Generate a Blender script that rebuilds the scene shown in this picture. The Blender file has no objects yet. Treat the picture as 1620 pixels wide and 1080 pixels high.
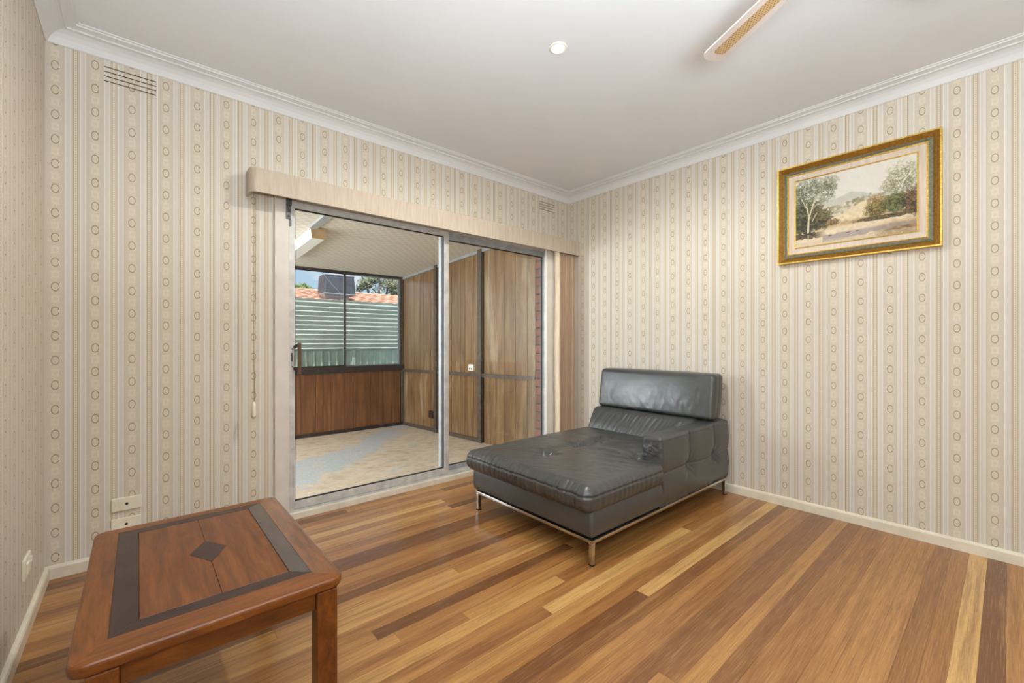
import bpy, bmesh, math, random
import numpy as np
from mathutils import Vector, Matrix, noise as mnoise

random.seed(7)
rng = np.random.default_rng(11)
scene = bpy.context.scene
COL = scene.collection

# ------------------------------------------------------------------ camera
CAM = (-3.3731, -2.9964, 1.13)
YAW = 0.71465
cam_data = bpy.data.cameras.new('camera')
cam_data.sensor_width = 36.0
cam_data.lens = 36.0 * 681.4 / 1620.0
cam_data.shift_y = 0.0004
cam_data.clip_start = 0.02
cam_data.clip_end = 300
cam = bpy.data.objects.new('camera', cam_data)
cam.location = CAM
cam.rotation_euler = (math.pi / 2, 0, -YAW)
COL.objects.link(cam)
scene.camera = cam

# ------------------------------------------------------------------ colour management
scene.view_settings.view_transform = 'Standard'
scene.view_settings.look = 'None'
scene.view_settings.exposure = 0.30
scene.view_settings.gamma = 1.0
scene.view_settings.use_curve_mapping = False
scene.cycles.max_bounces = 10
scene.cycles.diffuse_bounces = 6
scene.cycles.glossy_bounces = 4
scene.cycles.transmission_bounces = 6
scene.cycles.transparent_max_bounces = 12
scene.cycles.sample_clamp_indirect = 6.0
scene.cycles.use_denoising = True


def lin(c):
    out = []
    for v in c[:3]:
        v = v / 255.0
        out.append(v / 12.92 if v <= 0.04045 else ((v + 0.055) / 1.055) ** 2.4)
    return tuple(out) + (1.0,)


# ------------------------------------------------------------------ node helper
class S:
    """a socket with arithmetic"""
    def __init__(self, nt, sock):
        self.nt, self.s = nt, sock

    def _m(self, op, *args):
        n = self.nt.nodes.new('ShaderNodeMath')
        n.operation = op
        for i, a in enumerate((self,) + args):
            if isinstance(a, S):
                self.nt.links.new(a.s, n.inputs[i])
            else:
                n.inputs[i].default_value = a
        return S(self.nt, n.outputs[0])

    def __add__(self, o): return self._m('ADD', o)
    def __radd__(self, o): return self._m('ADD', o)
    def __sub__(self, o): return self._m('SUBTRACT', o)
    def __rsub__(self, o): return (self * -1.0) + o
    def __mul__(self, o): return self._m('MULTIPLY', o)
    def __rmul__(self, o): return self._m('MULTIPLY', o)
    def __truediv__(self, o): return self._m('DIVIDE', o)
    def frac(self): return self._m('FRACT')
    def floor(self): return self._m('FLOOR')
    def abs(self): return self._m('ABSOLUTE')
    def sqrt(self): return self._m('SQRT')
    def sin(self): return self._m('SINE')
    def mod(self, o): return self._m('FLOORED_MODULO', o)
    def lt(self, o): return self._m('LESS_THAN', o)
    def gt(self, o): return self._m('GREATER_THAN', o)
    def max(self, o): return self._m('MAXIMUM', o)
    def min(self, o): return self._m('MINIMUM', o)
    def pow(self, o): return self._m('POWER', o)

    def smooth(self, a, b, lo=0.0, hi=1.0):
        n = self.nt.nodes.new('ShaderNodeMapRange')
        n.interpolation_type = 'SMOOTHSTEP'
        self.nt.links.new(self.s, n.inputs[0])
        n.inputs[1].default_value = a
        n.inputs[2].default_value = b
        n.inputs[3].default_value = lo
        n.inputs[4].default_value = hi
        return S(self.nt, n.outputs[0])


class M:
    def __init__(self, name, rough=0.5, metallic=0.0, spec=0.5, coat=0.0, coat_rough=0.1):
        self.m = bpy.data.materials.new(name)
        self.m.use_nodes = True
        self.nt = self.m.node_tree
        self.b = self.nt.nodes['Principled BSDF']
        self.b.inputs['Roughness'].default_value = rough
        self.b.inputs['Metallic'].default_value = metallic
        self.b.inputs['Specular IOR Level'].default_value = spec
        self.b.inputs['Coat Weight'].default_value = coat
        self.b.inputs['Coat Roughness'].default_value = coat_rough

    def node(self, t, **kw):
        n = self.nt.nodes.new(t)
        for k, v in kw.items():
            setattr(n, k, v)
        return n

    def pos(self, scale=(1, 1, 1), offset=None, obj=False):
        if obj:
            src = self.node('ShaderNodeTexCoord').outputs['Object']
        else:
            src = self.node('ShaderNodeNewGeometry').outputs['Position']
        mp = self.node('ShaderNodeMapping')
        mp.inputs['Scale'].default_value = scale
        if isinstance(offset, tuple):
            mp.inputs['Location'].default_value = offset
        self.nt.links.new(src, mp.inputs[0])
        return mp.outputs[0]

    def xyz(self, obj=False):
        src = self.node('ShaderNodeTexCoord').outputs['Object'] if obj else self.node('ShaderNodeNewGeometry').outputs['Position']
        s = self.node('ShaderNodeSeparateXYZ')
        self.nt.links.new(src, s.inputs[0])
        return [S(self.nt, o) for o in s.outputs]

    def comb(self, x, y, z):
        c = self.node('ShaderNodeCombineXYZ')
        for i, a in enumerate((x, y, z)):
            if isinstance(a, S):
                self.nt.links.new(a.s, c.inputs[i])
            else:
                c.inputs[i].default_value = a
        return c.outputs[0]

    def noise(self, vec, scale=5, detail=4, rough=0.55, dist=0.0):
        n = self.node('ShaderNodeTexNoise')
        if vec is not None:
            self.nt.links.new(vec, n.inputs['Vector'])
        n.inputs['Scale'].default_value = scale
        n.inputs['Detail'].default_value = detail
        n.inputs['Roughness'].default_value = rough
        n.inputs['Distortion'].default_value = dist
        return S(self.nt, n.outputs['Fac'])

    def voronoi(self, vec, scale=5, feature='F1'):
        n = self.node('ShaderNodeTexVoronoi', feature=feature)
        if vec is not None:
            self.nt.links.new(vec, n.inputs['Vector'])
        n.inputs['Scale'].default_value = scale
        return S(self.nt, n.outputs['Distance'])

    def ramp(self, fac, stops, interp='LINEAR'):
        n = self.node('ShaderNodeValToRGB')
        n.color_ramp.interpolation = interp
        el = n.color_ramp.elements
        while len(el) < len(stops):
            el.new(0.5)
        for e, (p, c) in zip(el, stops):
            e.position = p
            e.color = lin(c)
        self.nt.links.new(fac.s, n.inputs[0])
        return n.outputs[0]

    def mix(self, fac, a, b, mode='MIX'):
        n = self.node('ShaderNodeMix', data_type='RGBA', blend_type=mode)
        for i, v in ((0, fac), (6, a), (7, b)):
            if isinstance(v, S):
                self.nt.links.new(v.s, n.inputs[i])
            elif isinstance(v, bpy.types.NodeSocket):
                self.nt.links.new(v, n.inputs[i])
            elif isinstance(v, (tuple, list)):
                n.inputs[i].default_value = lin(v)
            else:
                n.inputs[i].default_value = v
        return n.outputs[2]

    def color(self, c):
        if isinstance(c, bpy.types.NodeSocket):
            self.nt.links.new(c, self.b.inputs['Base Color'])
        else:
            self.b.inputs['Base Color'].default_value = lin(c)
        return self

    def rough(self, s):
        self.nt.links.new(s.s, self.b.inputs['Roughness'])

    def bump(self, h, strength=0.3, dist=0.002):
        n = self.node('ShaderNodeBump')
        n.inputs['Strength'].default_value = strength
        n.inputs['Distance'].default_value = dist
        self.nt.links.new(h.s, n.inputs['Height'])
        self.nt.links.new(n.outputs[0], self.b.inputs['Normal'])
        return self

    def tint(self):
        n = self.node('ShaderNodeAttribute', attribute_type='OBJECT', attribute_name='tint')
        return S(self.nt, n.outputs['Fac'])


def plain(name, c, rough=0.5, metallic=0.0, spec=0.5, vary=0.06, scale=6.0, bump=0.0, coat=0.0):
    m = M(name, rough, metallic, spec, coat)
    n = m.noise(m.pos(), scale, 5)
    d = tuple(v * (1 - vary * 2) for v in c)
    l = tuple(min(255, v * (1 + vary)) for v in c)
    m.color(m.ramp(n, [(0.3, d), (0.7, l)]))
    if bump:
        m.bump(m.noise(m.pos(), scale * 30, 3), bump, 0.001)
    return m.m


# ------------------------------------------------------------------ world (sky with broken cloud)
w = bpy.data.worlds.new('sky')
scene.world = w
w.use_nodes = True
wn = w.node_tree
for n in list(wn.nodes):
    wn.nodes.remove(n)


class W(M):
    def __init__(self):
        self.nt = wn


ww = W()
tc = ww.node('ShaderNodeTexCoord').outputs['Generated']
sp = ww.node('ShaderNodeSeparateXYZ')
wn.links.new(tc, sp.inputs[0])
elev = S(wn, sp.outputs[2])
skyc = ww.ramp(elev.smooth(-0.05, 0.75), [(0.0, (205, 224, 242)), (0.35, (160, 198, 236)), (1.0, (92, 146, 214))])
mp = ww.node('ShaderNodeMapping')
mp.inputs['Scale'].default_value = (1.0, 1.0, 2.4)
wn.links.new(tc, mp.inputs[0])
cl = ww.noise(mp.outputs[0], 5.5, 8, 0.6, 0.3)
skyc = ww.mix(cl.smooth(0.43, 0.60, 0.0, 0.92), skyc, (248, 249, 252))
bg = ww.node('ShaderNodeBackground')
bg.inputs['Strength'].default_value = 0.84
wn.links.new(skyc, bg.inputs['Color'])
wo = ww.node('ShaderNodeOutputWorld')
wn.links.new(bg.outputs[0], wo.inputs[0])

# ------------------------------------------------------------------ lights
XLW = -3.66


def lamp(name, kind, loc, energy, color, rot=None, **kw):
    d = bpy.data.lights.new(name, kind)
    d.energy = energy
    d.color = color
    for k, v in kw.items():
        setattr(d, k, v)
    o = bpy.data.objects.new(name, d)
    o.location = loc
    if rot is not None:
        o.rotation_euler = rot
    COL.objects.link(o)
    return o


def aim(v):
    return Vector(v).to_track_quat('-Z', 'Y').to_euler()


lamp('sun', 'SUN', (0, 0, 10), 5.2, (1.0, 0.96, 0.90), aim((0.30, 0.28, -1.15)), angle=0.01)
# added fill light at an invented window, left wall behind the camera
lamp('side_fill', 'AREA', (XLW, -4.35, 1.5), 8, (0.88, 0.95, 1.0), aim((1, 0.12, 0.0)), shape='RECTANGLE', size=1.4, size_y=1.25)
# added fill lamp beside the camera, aimed up to brighten the ceiling
lamp('ceiling_fill', 'AREA', (-3.1, -3.3, 1.4), 112, (0.82, 0.925, 1.0), aim((0.0, 0.03, 1.0)), shape='RECTANGLE', size=1.0, size_y=0.8)
# daylight entering the enclosed verandah from its open west end, reaching through the door
lamp('verandah_daylight', 'AREA', (-4.55, 1.75, 1.25), 112, (0.92, 0.97, 1.0), aim((1, 0.05, -0.1)), shape='RECTANGLE', size=2.5, size_y=1.9)
lamp('verandah_door_daylight', 'AREA', (-4.45, 1.72, 1.45), 13, (0.84, 0.93, 1.0), aim((3.05, -1.9, -0.25)), shape='RECTANGLE', size=1.3, size_y=1.1, spread=math.radians(62))
# the lit downlight
DL = (-1.751, -1.487)
lamp('downlight_lamp', 'SPOT', (DL[0], DL[1], 2.605), 66, (1.0, 0.97, 0.91), (0, 0, 0), spot_size=math.radians(176), spot_blend=0.45, shadow_soft_size=0.035)

# ------------------------------------------------------------------ object helpers


def link(name, me, mat=None, parent=None, smooth=False):
    o = bpy.data.objects.new(name, me)
    COL.objects.link(o)
    if mat is not None and not me.materials:
        me.materials.append(mat)
    if parent is not None:
        o.parent = parent
    if smooth:
        me.polygons.foreach_set('use_smooth', [True] * len(me.polygons))
    return o


def root_off(parent):
    off = Vector((0, 0, 0))
    p = parent
    while p is not None:
        off += p.location
        p = p.parent
    return off


def part(name, bm, mat, parent=None, smooth=False, tint=None, label=None):
    """links a bmesh given in world coordinates as one object (child of parent if given)"""
    off = root_off(parent)
    if off.length:
        bmesh.ops.translate(bm, verts=bm.verts, vec=-off)
    me = bpy.data.meshes.new(name)
    bm.to_mesh(me)
    bm.free()
    o = link(name, me, mat, parent, smooth)
    if tint is not None:
        o['tint'] = tint
    if label:
        o['label'] = label
    return o


def thing(name, label, cat, loc=(0, 0, 0), group=None):
    o = bpy.data.objects.new(name, None)
    o.empty_display_size = 0.1
    o.location = loc
    COL.objects.link(o)
    return tag(o, label, cat, group)


def tag(o, label, cat, group=None):
    o['label'] = label
    o['category'] = cat
    if group:
        o['group'] = group
    return o


def struct(o):
    o['kind'] = 'structure'
    return o


def box(bm, x0, x1, y0, y1, z0, z1, bev=0.0, seg=2):
    if x0 > x1: x0, x1 = x1, x0
    if y0 > y1: y0, y1 = y1, y0
    if z0 > z1: z0, z1 = z1, z0
    r = bmesh.ops.create_cube(bm, size=1.0)
    vs = r['verts']
    for v in vs:
        v.co = Vector(((x0 + x1) / 2 + v.co.x * (x1 - x0), (y0 + y1) / 2 + v.co.y * (y1 - y0), (z0 + z1) / 2 + v.co.z * (z1 - z0)))
    if bev > 0:
        es = list({e for v in vs for e in v.link_edges})
        bmesh.ops.bevel(bm, geom=es, offset=bev, segments=seg, affect='EDGES', profile=0.5, clamp_overlap=True)
    return bm


def B(*a, **k):
    return box(bmesh.new(), *a, **k)


def hexa(bm, p):
    """p: 8 points, bottom 4 then top 4, both counter-clockwise"""
    v = [bm.verts.new(q) for q in p]
    for f in ((3, 2, 1, 0), (4, 5, 6, 7), (0, 1, 5, 4), (1, 2, 6, 5), (2, 3, 7, 6), (3, 0, 4, 7)):
        bm.faces.new([v[i] for i in f])
    return bm


def prism(bm, pts, axis, a, b):
    """extrude polygon pts (2D) along axis from a to b. axis 0: pts=(y,z); 1: (x,z); 2: (x,y)"""
    def mk(p, t):
        return {0: (t, p[0], p[1]), 1: (p[0], t, p[1]), 2: (p[0], p[1], t)}[axis]
    v0 = [bm.verts.new(mk(p, a)) for p in pts]
    v1 = [bm.verts.new(mk(p, b)) for p in pts]
    n = len(pts)
    bm.faces.new(v0)
    bm.faces.new(v1[::-1])
    for i in range(n):
        bm.faces.new((v0[i], v1[i], v1[(i + 1) % n], v0[(i + 1) % n]))
    bmesh.ops.recalc_face_normals(bm, faces=bm.faces)
    return bm


def tube(bm, pts, r, n=8, cap=True):
    pts = [Vector(p) for p in pts]
    rs = r if isinstance(r, (list, tuple)) else [r] * len(pts)
    rings = []
    up = Vector((0, 0, 1))
    for i, p in enumerate(pts):
        d = (pts[min(i + 1, len(pts) - 1)] - pts[max(i - 1, 0)]).normalized()
        ref = up if abs(d.z) < 0.9 else Vector((1, 0, 0))
        a = d.cross(ref).normalized()
        b = d.cross(a).normalized()
        rings.append([bm.verts.new(p + (a * math.cos(2 * math.pi * k / n) + b * math.sin(2 * math.pi * k / n)) * rs[i]) for k in range(n)])
    for i in range(len(rings) - 1):
        for k in range(n):
            bm.faces.new((rings[i][k], rings[i][(k + 1) % n], rings[i + 1][(k + 1) % n], rings[i + 1][k]))
    if cap:
        bm.faces.new(rings[0][::-1])
        bm.faces.new(rings[-1])
    bmesh.ops.recalc_face_normals(bm, faces=bm.faces)
    return bm


def lathe(bm, prof, c, n=32):
    """prof: (r,z) list about vertical axis through c"""
    rings = []
    for r, z in prof:
        rings.append([bm.verts.new((c[0] + max(r, 1e-4) * math.cos(2 * math.pi * k / n), c[1] + max(r, 1e-4) * math.sin(2 * math.pi * k / n), c[2] + z)) for k in range(n)])
    for i in range(len(rings) - 1):
        for k in range(n):
            bm.faces.new((rings[i][k], rings[i][(k + 1) % n], rings[i + 1][(k + 1) % n], rings[i + 1][k]))
    bm.faces.new(rings[0][::-1])
    bm.faces.new(rings[-1])
    bmesh.ops.recalc_face_normals(bm, faces=bm.faces)
    return bm


def roundbox(c0, c1, r, n, disp=None):
    """soft cushion: cube grid, rounded edges, then disp(p, nrm) -> p, all numpy"""
    c0, c1 = np.array(c0, float), np.array(c1, float)
    half = (c1 - c0) / 2
    mid = (c0 + c1) / 2
    rr = np.minimum(r, half * 0.98)
    V, F = [], []
    base = 0

    def axis_samples(i):
        k = n[i]
        t = np.linspace(-1, 1, k + 1)
        e = rr[i] / half[i]
        if e < 0.5:      # a few extra samples in the rounded margin
            m = np.concatenate([np.linspace(-1, -1 + e, 6)[:-1], np.linspace(-1 + e, 1 - e, k + 1), np.linspace(1 - e, 1, 6)[1:]])
            return m
        return t
    A = [axis_samples(i) for i in range(3)]
    for ax in range(3):
        i, j = (ax + 1) % 3, (ax + 2) % 3
        gi, gj = np.meshgrid(A[i], A[j], indexing='ij')
        for sgn in (-1, 1):
            P = np.zeros(gi.shape + (3,))
            P[..., ax] = sgn
            P[..., i] = gi
            P[..., j] = gj
            V.append(P.reshape(-1, 3))
            ni, nj = gi.shape
            idx = base + np.arange(ni * nj).reshape(ni, nj)
            q = np.stack([idx[:-1, :-1], idx[1:, :-1], idx[1:, 1:], idx[:-1, 1:]], -1).reshape(-1, 4)
            F.append(q if sgn > 0 else q[:, ::-1])
            base += ni * nj
    V = np.concatenate(V)
    F = np.concatenate(F)
    key = np.round(V * 1e5).astype(np.int64)
    _, first, inv = np.unique(key, axis=0, return_index=True, return_inverse=True)
    inv = inv.reshape(-1)
    V = V[first]
    F = inv[F]
    p = V * half
    inner = np.clip(p, -(half - rr), half - rr)
    d = p - inner
    dn = d / rr
    L = np.linalg.norm(dn, axis=1, keepdims=True)
    nrm = dn / np.maximum(L, 1e-9)
    p = inner + nrm * rr
    p = p + mid
    if disp is not None:
        p = disp(p, nrm)
    return p, F


def np_mesh(name, V, F, mat, parent=None, smooth=True, label=None):
    off = np.array(root_off(parent))
    me = bpy.data.meshes.new(name)
    me.from_pydata((V - off).tolist(), [], F.tolist())
    o = link(name, me, mat, parent, smooth)
    if label:
        o['label'] = label
    return o


def vnoise(P, scale, seed=0.0):
    """value-like smooth noise from a few rotated sines (cheap, vectorised)"""
    out = np.zeros(len(P))
    r = np.random.default_rng(int(seed * 100) + 3)
    amp, tot = 1.0, 0.0
    f = scale
    for o in range(4):
        for k in range(4):
            d = r.normal(size=3)
            d /= np.linalg.norm(d)
            out += amp * np.sin(P @ d * f * 6.28 + r.uniform(0, 6.28)) / 4
        tot += amp
        amp *= 0.5
        f *= 2.1
    return out / tot


# ------------------------------------------------------------------ dimensions
XL, YF, ZC = -3.707, -5.2, 2.635      # left wall, wall behind the camera, ceiling
DX0, DX1, DZ = -2.65, -0.296, 2.07    # door opening
FZ = lambda y: -0.033 - 0.0366 * y     # verandah floor, falling away from the house
CZ = lambda y: 2.29 - 0.051 * y        # verandah ceiling, falling away from the house
SX = -0.27                             # verandah panelled wall
SY = 3.15                              # verandah far wall
SL = -4.6                              # verandah west end

# ------------------------------------------------------------------ materials


def wallpaper(name, axis, phase, zph):
    m = M(name, 0.62, spec=0.3)
    x = m.xyz()
    u = x[0] if axis == 0 else x[1]
    z = x[2]
    t = (u - phase) / 0.138            # integer at oval centres
    fr = (t + 0.5).frac()
    col = (t + 0.5).floor()
    du = (fr - 0.5).abs() * 0.138      # distance to the oval column
    wv = (du * -1.0 + 0.069) / 0.069   # 0 at the dotted strip, 1 at the oval column
    tan = (205, 196, 181)
    base = m.ramp(wv, [(0.0, (217, 207, 188)), (0.082, (170, 155, 130)), (0.118, (204, 195, 179)), (0.225, (228, 221, 209)),
                       (0.27, (211, 206, 199)), (0.475, (228, 221, 209)), (0.53, tan)], 'CONSTANT')
    # dots in the strip
    zd = ((z / 0.0118).frac() - 0.5).abs() * 0.0118
    xd = (du * -1.0 + 0.069)
    dots = ((zd * zd + xd * xd).sqrt()).lt(0.0021)
    base = m.mix(dots * 0.7, base, (158, 134, 98))
    # ovals, half a step up in every other column
    zz = (z - zph) / 0.118 + col.mod(2.0) * 0.5
    dz = ((zz + 0.5).frac() - 0.5) .abs() * 0.118
    e = ((du / 0.0128) * (du / 0.0128) + (dz / 0.0205) * (dz / 0.0205)).sqrt()
    dz2 = dz * -1.0 + 0.059
    e2 = ((du / 0.015) * (du / 0.015) + (dz2 / 0.019) * (dz2 / 0.019)).sqrt()
    fine = m.noise(m.comb(du * 700.0, z * 500.0, col), 1.0, 3, 0.7)
    v = m.voronoi(m.comb(du * 190.0, dz * 190.0, 0.0), 1.0)
    halo = (e.lt(1.85).max(e2.lt(1.45))) * du.lt(0.027)
    lace = halo * v.smooth(0.25, 0.6, 0.75, 0.1)
    base = m.mix(lace * 0.75, base, (230, 216, 194))
    inside = e.lt(0.9) * 0.35
    base = m.mix(inside, base, (218, 205, 182))
    ring = (e - 1.0).abs().smooth(0.055, 0.16, 1.0, 0.0)
    base = m.mix(ring * fine.smooth(0.25, 0.6, 0.45, 0.95), base, (122, 108, 78))
    ring2 = (e2 - 0.75).abs().smooth(0.05, 0.2, 0.35, 0.0)
    base = m.mix(ring2, base, (238, 226, 206))
    # thread-like vertical streaks and age
    st = m.noise(m.comb(u * 900.0, z * 22.0, 0.0), 1.0, 3)
    base = m.mix(st.smooth(0.3, 0.75, 0.0, 0.16), base, (150, 128, 96))
    age = m.noise(m.pos(), 1.1, 5)
    base = m.mix(age.smooth(0.5, 0.8, 0.0, 0.10), base, (190, 168, 130))
    m.color(base)
    m.bump(st, 0.08, 0.0006)
    return m.m


MAT = {}
MAT['paper_back'] = wallpaper('wallpaper_back', 0, -3.674, 1.985 - 0.118 * 0)
MAT['paper_right'] = wallpaper('wallpaper_right', 1, -2.950, 1.027)
MAT['paper_left'] = wallpaper('wallpaper_left', 1, -2.950 + 0.07, 1.027)
MAT['ceiling'] = plain('ceiling_paint', (224, 226, 229), 0.9, vary=0.008, scale=2.0)
MAT['cornice'] = plain('cornice_paint', (220, 220, 220), 0.7, vary=0.01, scale=3.0)
MAT['cream_paint'] = plain('cream_gloss_paint', (226, 217, 198), 0.4, vary=0.03, scale=9.0)
MAT['white_paint'] = plain('jamb_paint', (214, 206, 196), 0.45, vary=0.02, scale=7.0)
MAT['white_gloss'] = plain('architrave_paint', (232, 228, 220), 0.4, vary=0.02, scale=7.0)
MAT['alu'] = plain('mill_aluminium', (204, 202, 198), 0.42, 0.12, vary=0.05, scale=14.0)
MAT['alu_grey'] = plain('grey_aluminium', (166, 169, 170), 0.42, 0.12, vary=0.05, scale=14.0)
MAT['steel_dark'] = plain('dull_steel', (96, 98, 99), 0.45, 0.7, vary=0.2, scale=60.0)
MAT['black'] = plain('black_rubber', (22, 22, 22), 0.6)
MAT['chrome'] = plain('polished_chrome', (196, 192, 186), 0.16, 1.0, vary=0.04)
MAT['plastic'] = plain('cream_plastic', (232, 225, 205), 0.4, vary=0.02)
MAT['white_plastic'] = plain('white_plastic', (226, 222, 212), 0.4, vary=0.02)
MAT['brown_plastic'] = plain('dark_brown_plastic', (58, 42, 34), 0.4)
MAT['bronze'] = plain('bronze_aluminium', (92, 80, 68), 0.5, 0.2, vary=0.1, scale=25)
MAT['bronze_dark'] = plain('dark_bronze_aluminium', (60, 52, 50), 0.5, 0.2, vary=0.1, scale=25)
MAT['handle'] = plain('brown_handle', (92, 66, 44), 0.4, vary=0.12, scale=40)
MAT['dark'] = plain('dark_void', (26, 22, 18), 0.9)
MAT['slot'] = plain('vent_slot_shadow', (84, 68, 46), 0.9)


def glass_mat(name, tint=(0.97, 0.985, 0.98), refl=0.8):
    m = bpy.data.materials.new(name)
    m.use_nodes = True
    nt = m.node_tree
    for n in list(nt.nodes):
        nt.nodes.remove(n)
    out = nt.nodes.new('ShaderNodeOutputMaterial')
    tr = nt.nodes.new('ShaderNodeBsdfTransparent')
    tr.inputs[0].default_value = tint + (1,)
    gl = nt.nodes.new('ShaderNodeBsdfGlossy')
    gl.inputs['Roughness'].default_value = 0.01
    fr = nt.nodes.new('ShaderNodeFresnel')
    fr.inputs['IOR'].default_value = 1.45
    mu = nt.nodes.new('ShaderNodeMath')
    mu.operation = 'MULTIPLY'
    mu.inputs[1].default_value = refl
    nt.links.new(fr.outputs[0], mu.inputs[0])
    mx = nt.nodes.new('ShaderNodeMixShader')
    nt.links.new(mu.outputs[0], mx.inputs[0])
    nt.links.new(tr.outputs[0], mx.inputs[1])
    nt.links.new(gl.outputs[0], mx.inputs[2])
    nt.links.new(mx.outputs[0], out.inputs[0])
    return m


MAT['glass'] = glass_mat('door_glass', (0.97, 0.985, 0.98), 0.4)
MAT['window_glass'] = glass_mat('window_glass', (0.97, 0.985, 0.985), 0.2)


def floorboard_mat():
    m = M('polished_hardwood', 0.3, spec=0.4, coat=0.4, coat_rough=0.16)
    t = m.tint()
    x = m.xyz()
    sh = t * 37.0
    g1 = m.noise(m.comb(x[0] * 1.6 + sh, x[1] * 34.0 + sh * 3.0, 0.0), 1.0, 6, 0.62, 0.4)
    g2 = m.noise(m.comb(x[0] * 7.0 + sh, x[1] * 260.0, 1.0), 1.0, 4, 0.6)
    g3 = m.noise(m.comb(x[0] * 40.0, x[1] * 900.0, 2.0 + sh), 1.0, 2)
    base = m.ramp(t, [(0.0, (108, 66, 33)), (0.22, (138, 90, 48)), (0.42, (157, 106, 56)), (0.62, (172, 121, 66)),
                      (0.8, (190, 142, 82)), (1.0, (210, 167, 104))])
    base = m.mix(g1.smooth(0.42, 0.7, 0.0, 0.55), base, (106, 62, 32))
    base = m.mix(g1.smooth(0.45, 0.25, 0.0, 0.35), base, (206, 162, 100))
    base = m.mix(g2.smooth(0.48, 0.72, 0.0, 0.4), base, (84, 48, 26))
    base = m.mix(g2.smooth(0.5, 0.3, 0.0, 0.2), base, (226, 184, 124))
    base = m.mix(g3.smooth(0.55, 0.72, 0.0, 0.32), base, (72, 42, 24))
    wear = m.noise(m.pos(), 2.2, 6, 0.65)
    m.color(base)
    m.rough(wear.smooth(0.35, 0.7, 0.29, 0.42))
    m.bump(g2, 0.05, 0.0006)
    return m.m


MAT['board'] = floorboard_mat()


def panel_mat(name, stops, dust=True):
    m = M(name, 0.34, spec=0.5, coat=0.9, coat_rough=0.22)
    t = m.tint()
    x = m.xyz()
    h = x[0] + x[1]
    sh = t * 53.0
    g = m.noise(m.comb(h * 14.0 + sh, x[2] * 1.3 + sh, 0.0), 1.0, 6, 0.65, 0.8)
    g2 = m.noise(m.comb(h * 160.0, x[2] * 5.0, sh), 1.0, 4, 0.65)
    base = m.ramp(g, stops)
    base = m.mix(t.smooth(0.0, 1.0, 0.0, 0.14), base, (70, 44, 26))
    base = m.mix(g2.smooth(0.52, 0.75, 0.0, 0.4), base, (66, 40, 24))
    if dust:
        d = m.noise(m.comb(h * 5.0, x[2] * 1.0, 4.0), 1.0, 5, 0.6, 0.6)
        base = m.mix(d.smooth(0.5, 0.72, 0.0, 0.55), base, (190, 168, 134))
    m.color(base)
    return m.m


MAT['panel'] = panel_mat('grooved_plywood_panelling', [(0.25, (92, 64, 38)), (0.5, (128, 96, 60)), (0.75, (154, 122, 80))])
MAT['panel_dark'] = panel_mat('red_brown_panelling', [(0.25, (74, 42, 20)), (0.5, (116, 72, 38)), (0.75, (148, 102, 62))], False)


def table_wood(name, stops, sx, sy, rough=0.3, coat=0.12, coat_rough=0.2):
    m = M(name, rough, spec=0.4, coat=coat, coat_rough=coat_rough)
    x = m.xyz()
    sh = m.tint() * 31.0
    g = m.noise(m.comb(x[0] * sx + sh, x[1] * sy + sh, x[2] * 20.0), 1.0, 6, 0.65, 0.5)
    g2 = m.noise(m.comb(x[0] * sx * 4, x[1] * sy * 3, x[2] * 60.0), 1.0, 5)
    base = m.ramp(g, stops)
    base = m.mix(g2.smooth(0.48, 0.74, 0.0, 0.4), base, (48, 24, 12))
    sc = m.noise(m.pos(), 5.0, 7, 0.7)
    base = m.mix(sc.smooth(0.6, 0.85, 0.0, 0.12), base, (176, 140, 112))
    m.color(base)
    m.rough(sc.smooth(0.3, 0.7, 0.29, 0.38))
    m.bump(g2, 0.08, 0.0006)
    return m.m


ORANGE = [(0.25, (74, 38, 12)), (0.5, (116, 64, 20)), (0.75, (144, 86, 33))]
REDB = [(0.25, (74, 35, 10)), (0.5, (108, 57, 17)), (0.75, (138, 79, 28))]
DARKB = [(0.25, (34, 20, 17)), (0.5, (50, 30, 26)), (0.75, (66, 42, 36))]
MAT['t_border_x'] = table_wood('table_border_cross_grain', ORANGE, 4, 40)
MAT['t_border_y'] = table_wood('table_border_long_grain', ORANGE, 40, 4)
MAT['t_dark_x'] = table_wood('table_inlay_cross_grain', DARKB, 4, 40)
MAT['t_dark_y'] = table_wood('table_inlay_long_grain', DARKB, 40, 4)
MAT['t_polish_border'] = table_wood('table_polished_end_border', ORANGE, 40, 4, 0.3, 1.0, 0.14)
MAT['t_polish_dark'] = table_wood('table_polished_end_inlay', DARKB, 40, 4, 0.3, 1.0, 0.14)
MAT['t_panel'] = table_wood('table_centre_panel', REDB, 34, 3)
MAT['t_leg'] = table_wood('table_leg_wood', REDB, 40, 40, 0.35)


def leather():
    m = M('dark_grey_leather', 0.36, spec=0.65, coat=0.22, coat_rough=0.36)
    n = m.noise(m.pos(), 7.0, 6, 0.6)
    c = m.ramp(n, [(0.3, (60, 61, 61)), (0.6, (69, 70, 69)), (0.85, (79, 79, 78))])
    wr = m.noise(m.pos((1, 1, 1)), 26.0, 5, 0.7, 1.2)
    c = m.mix(wr.smooth(0.55, 0.75, 0.0, 0.12), c, (100, 100, 97))
    m.color(c)
    m.rough(n.smooth(0.3, 0.7, 0.29, 0.38))
    gr = m.voronoi(m.pos(), 380.0)
    m.bump(wr * 0.5 + gr * 0.22, 0.22, 0.003)
    return m.m


MAT['leather'] = leather()


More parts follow.
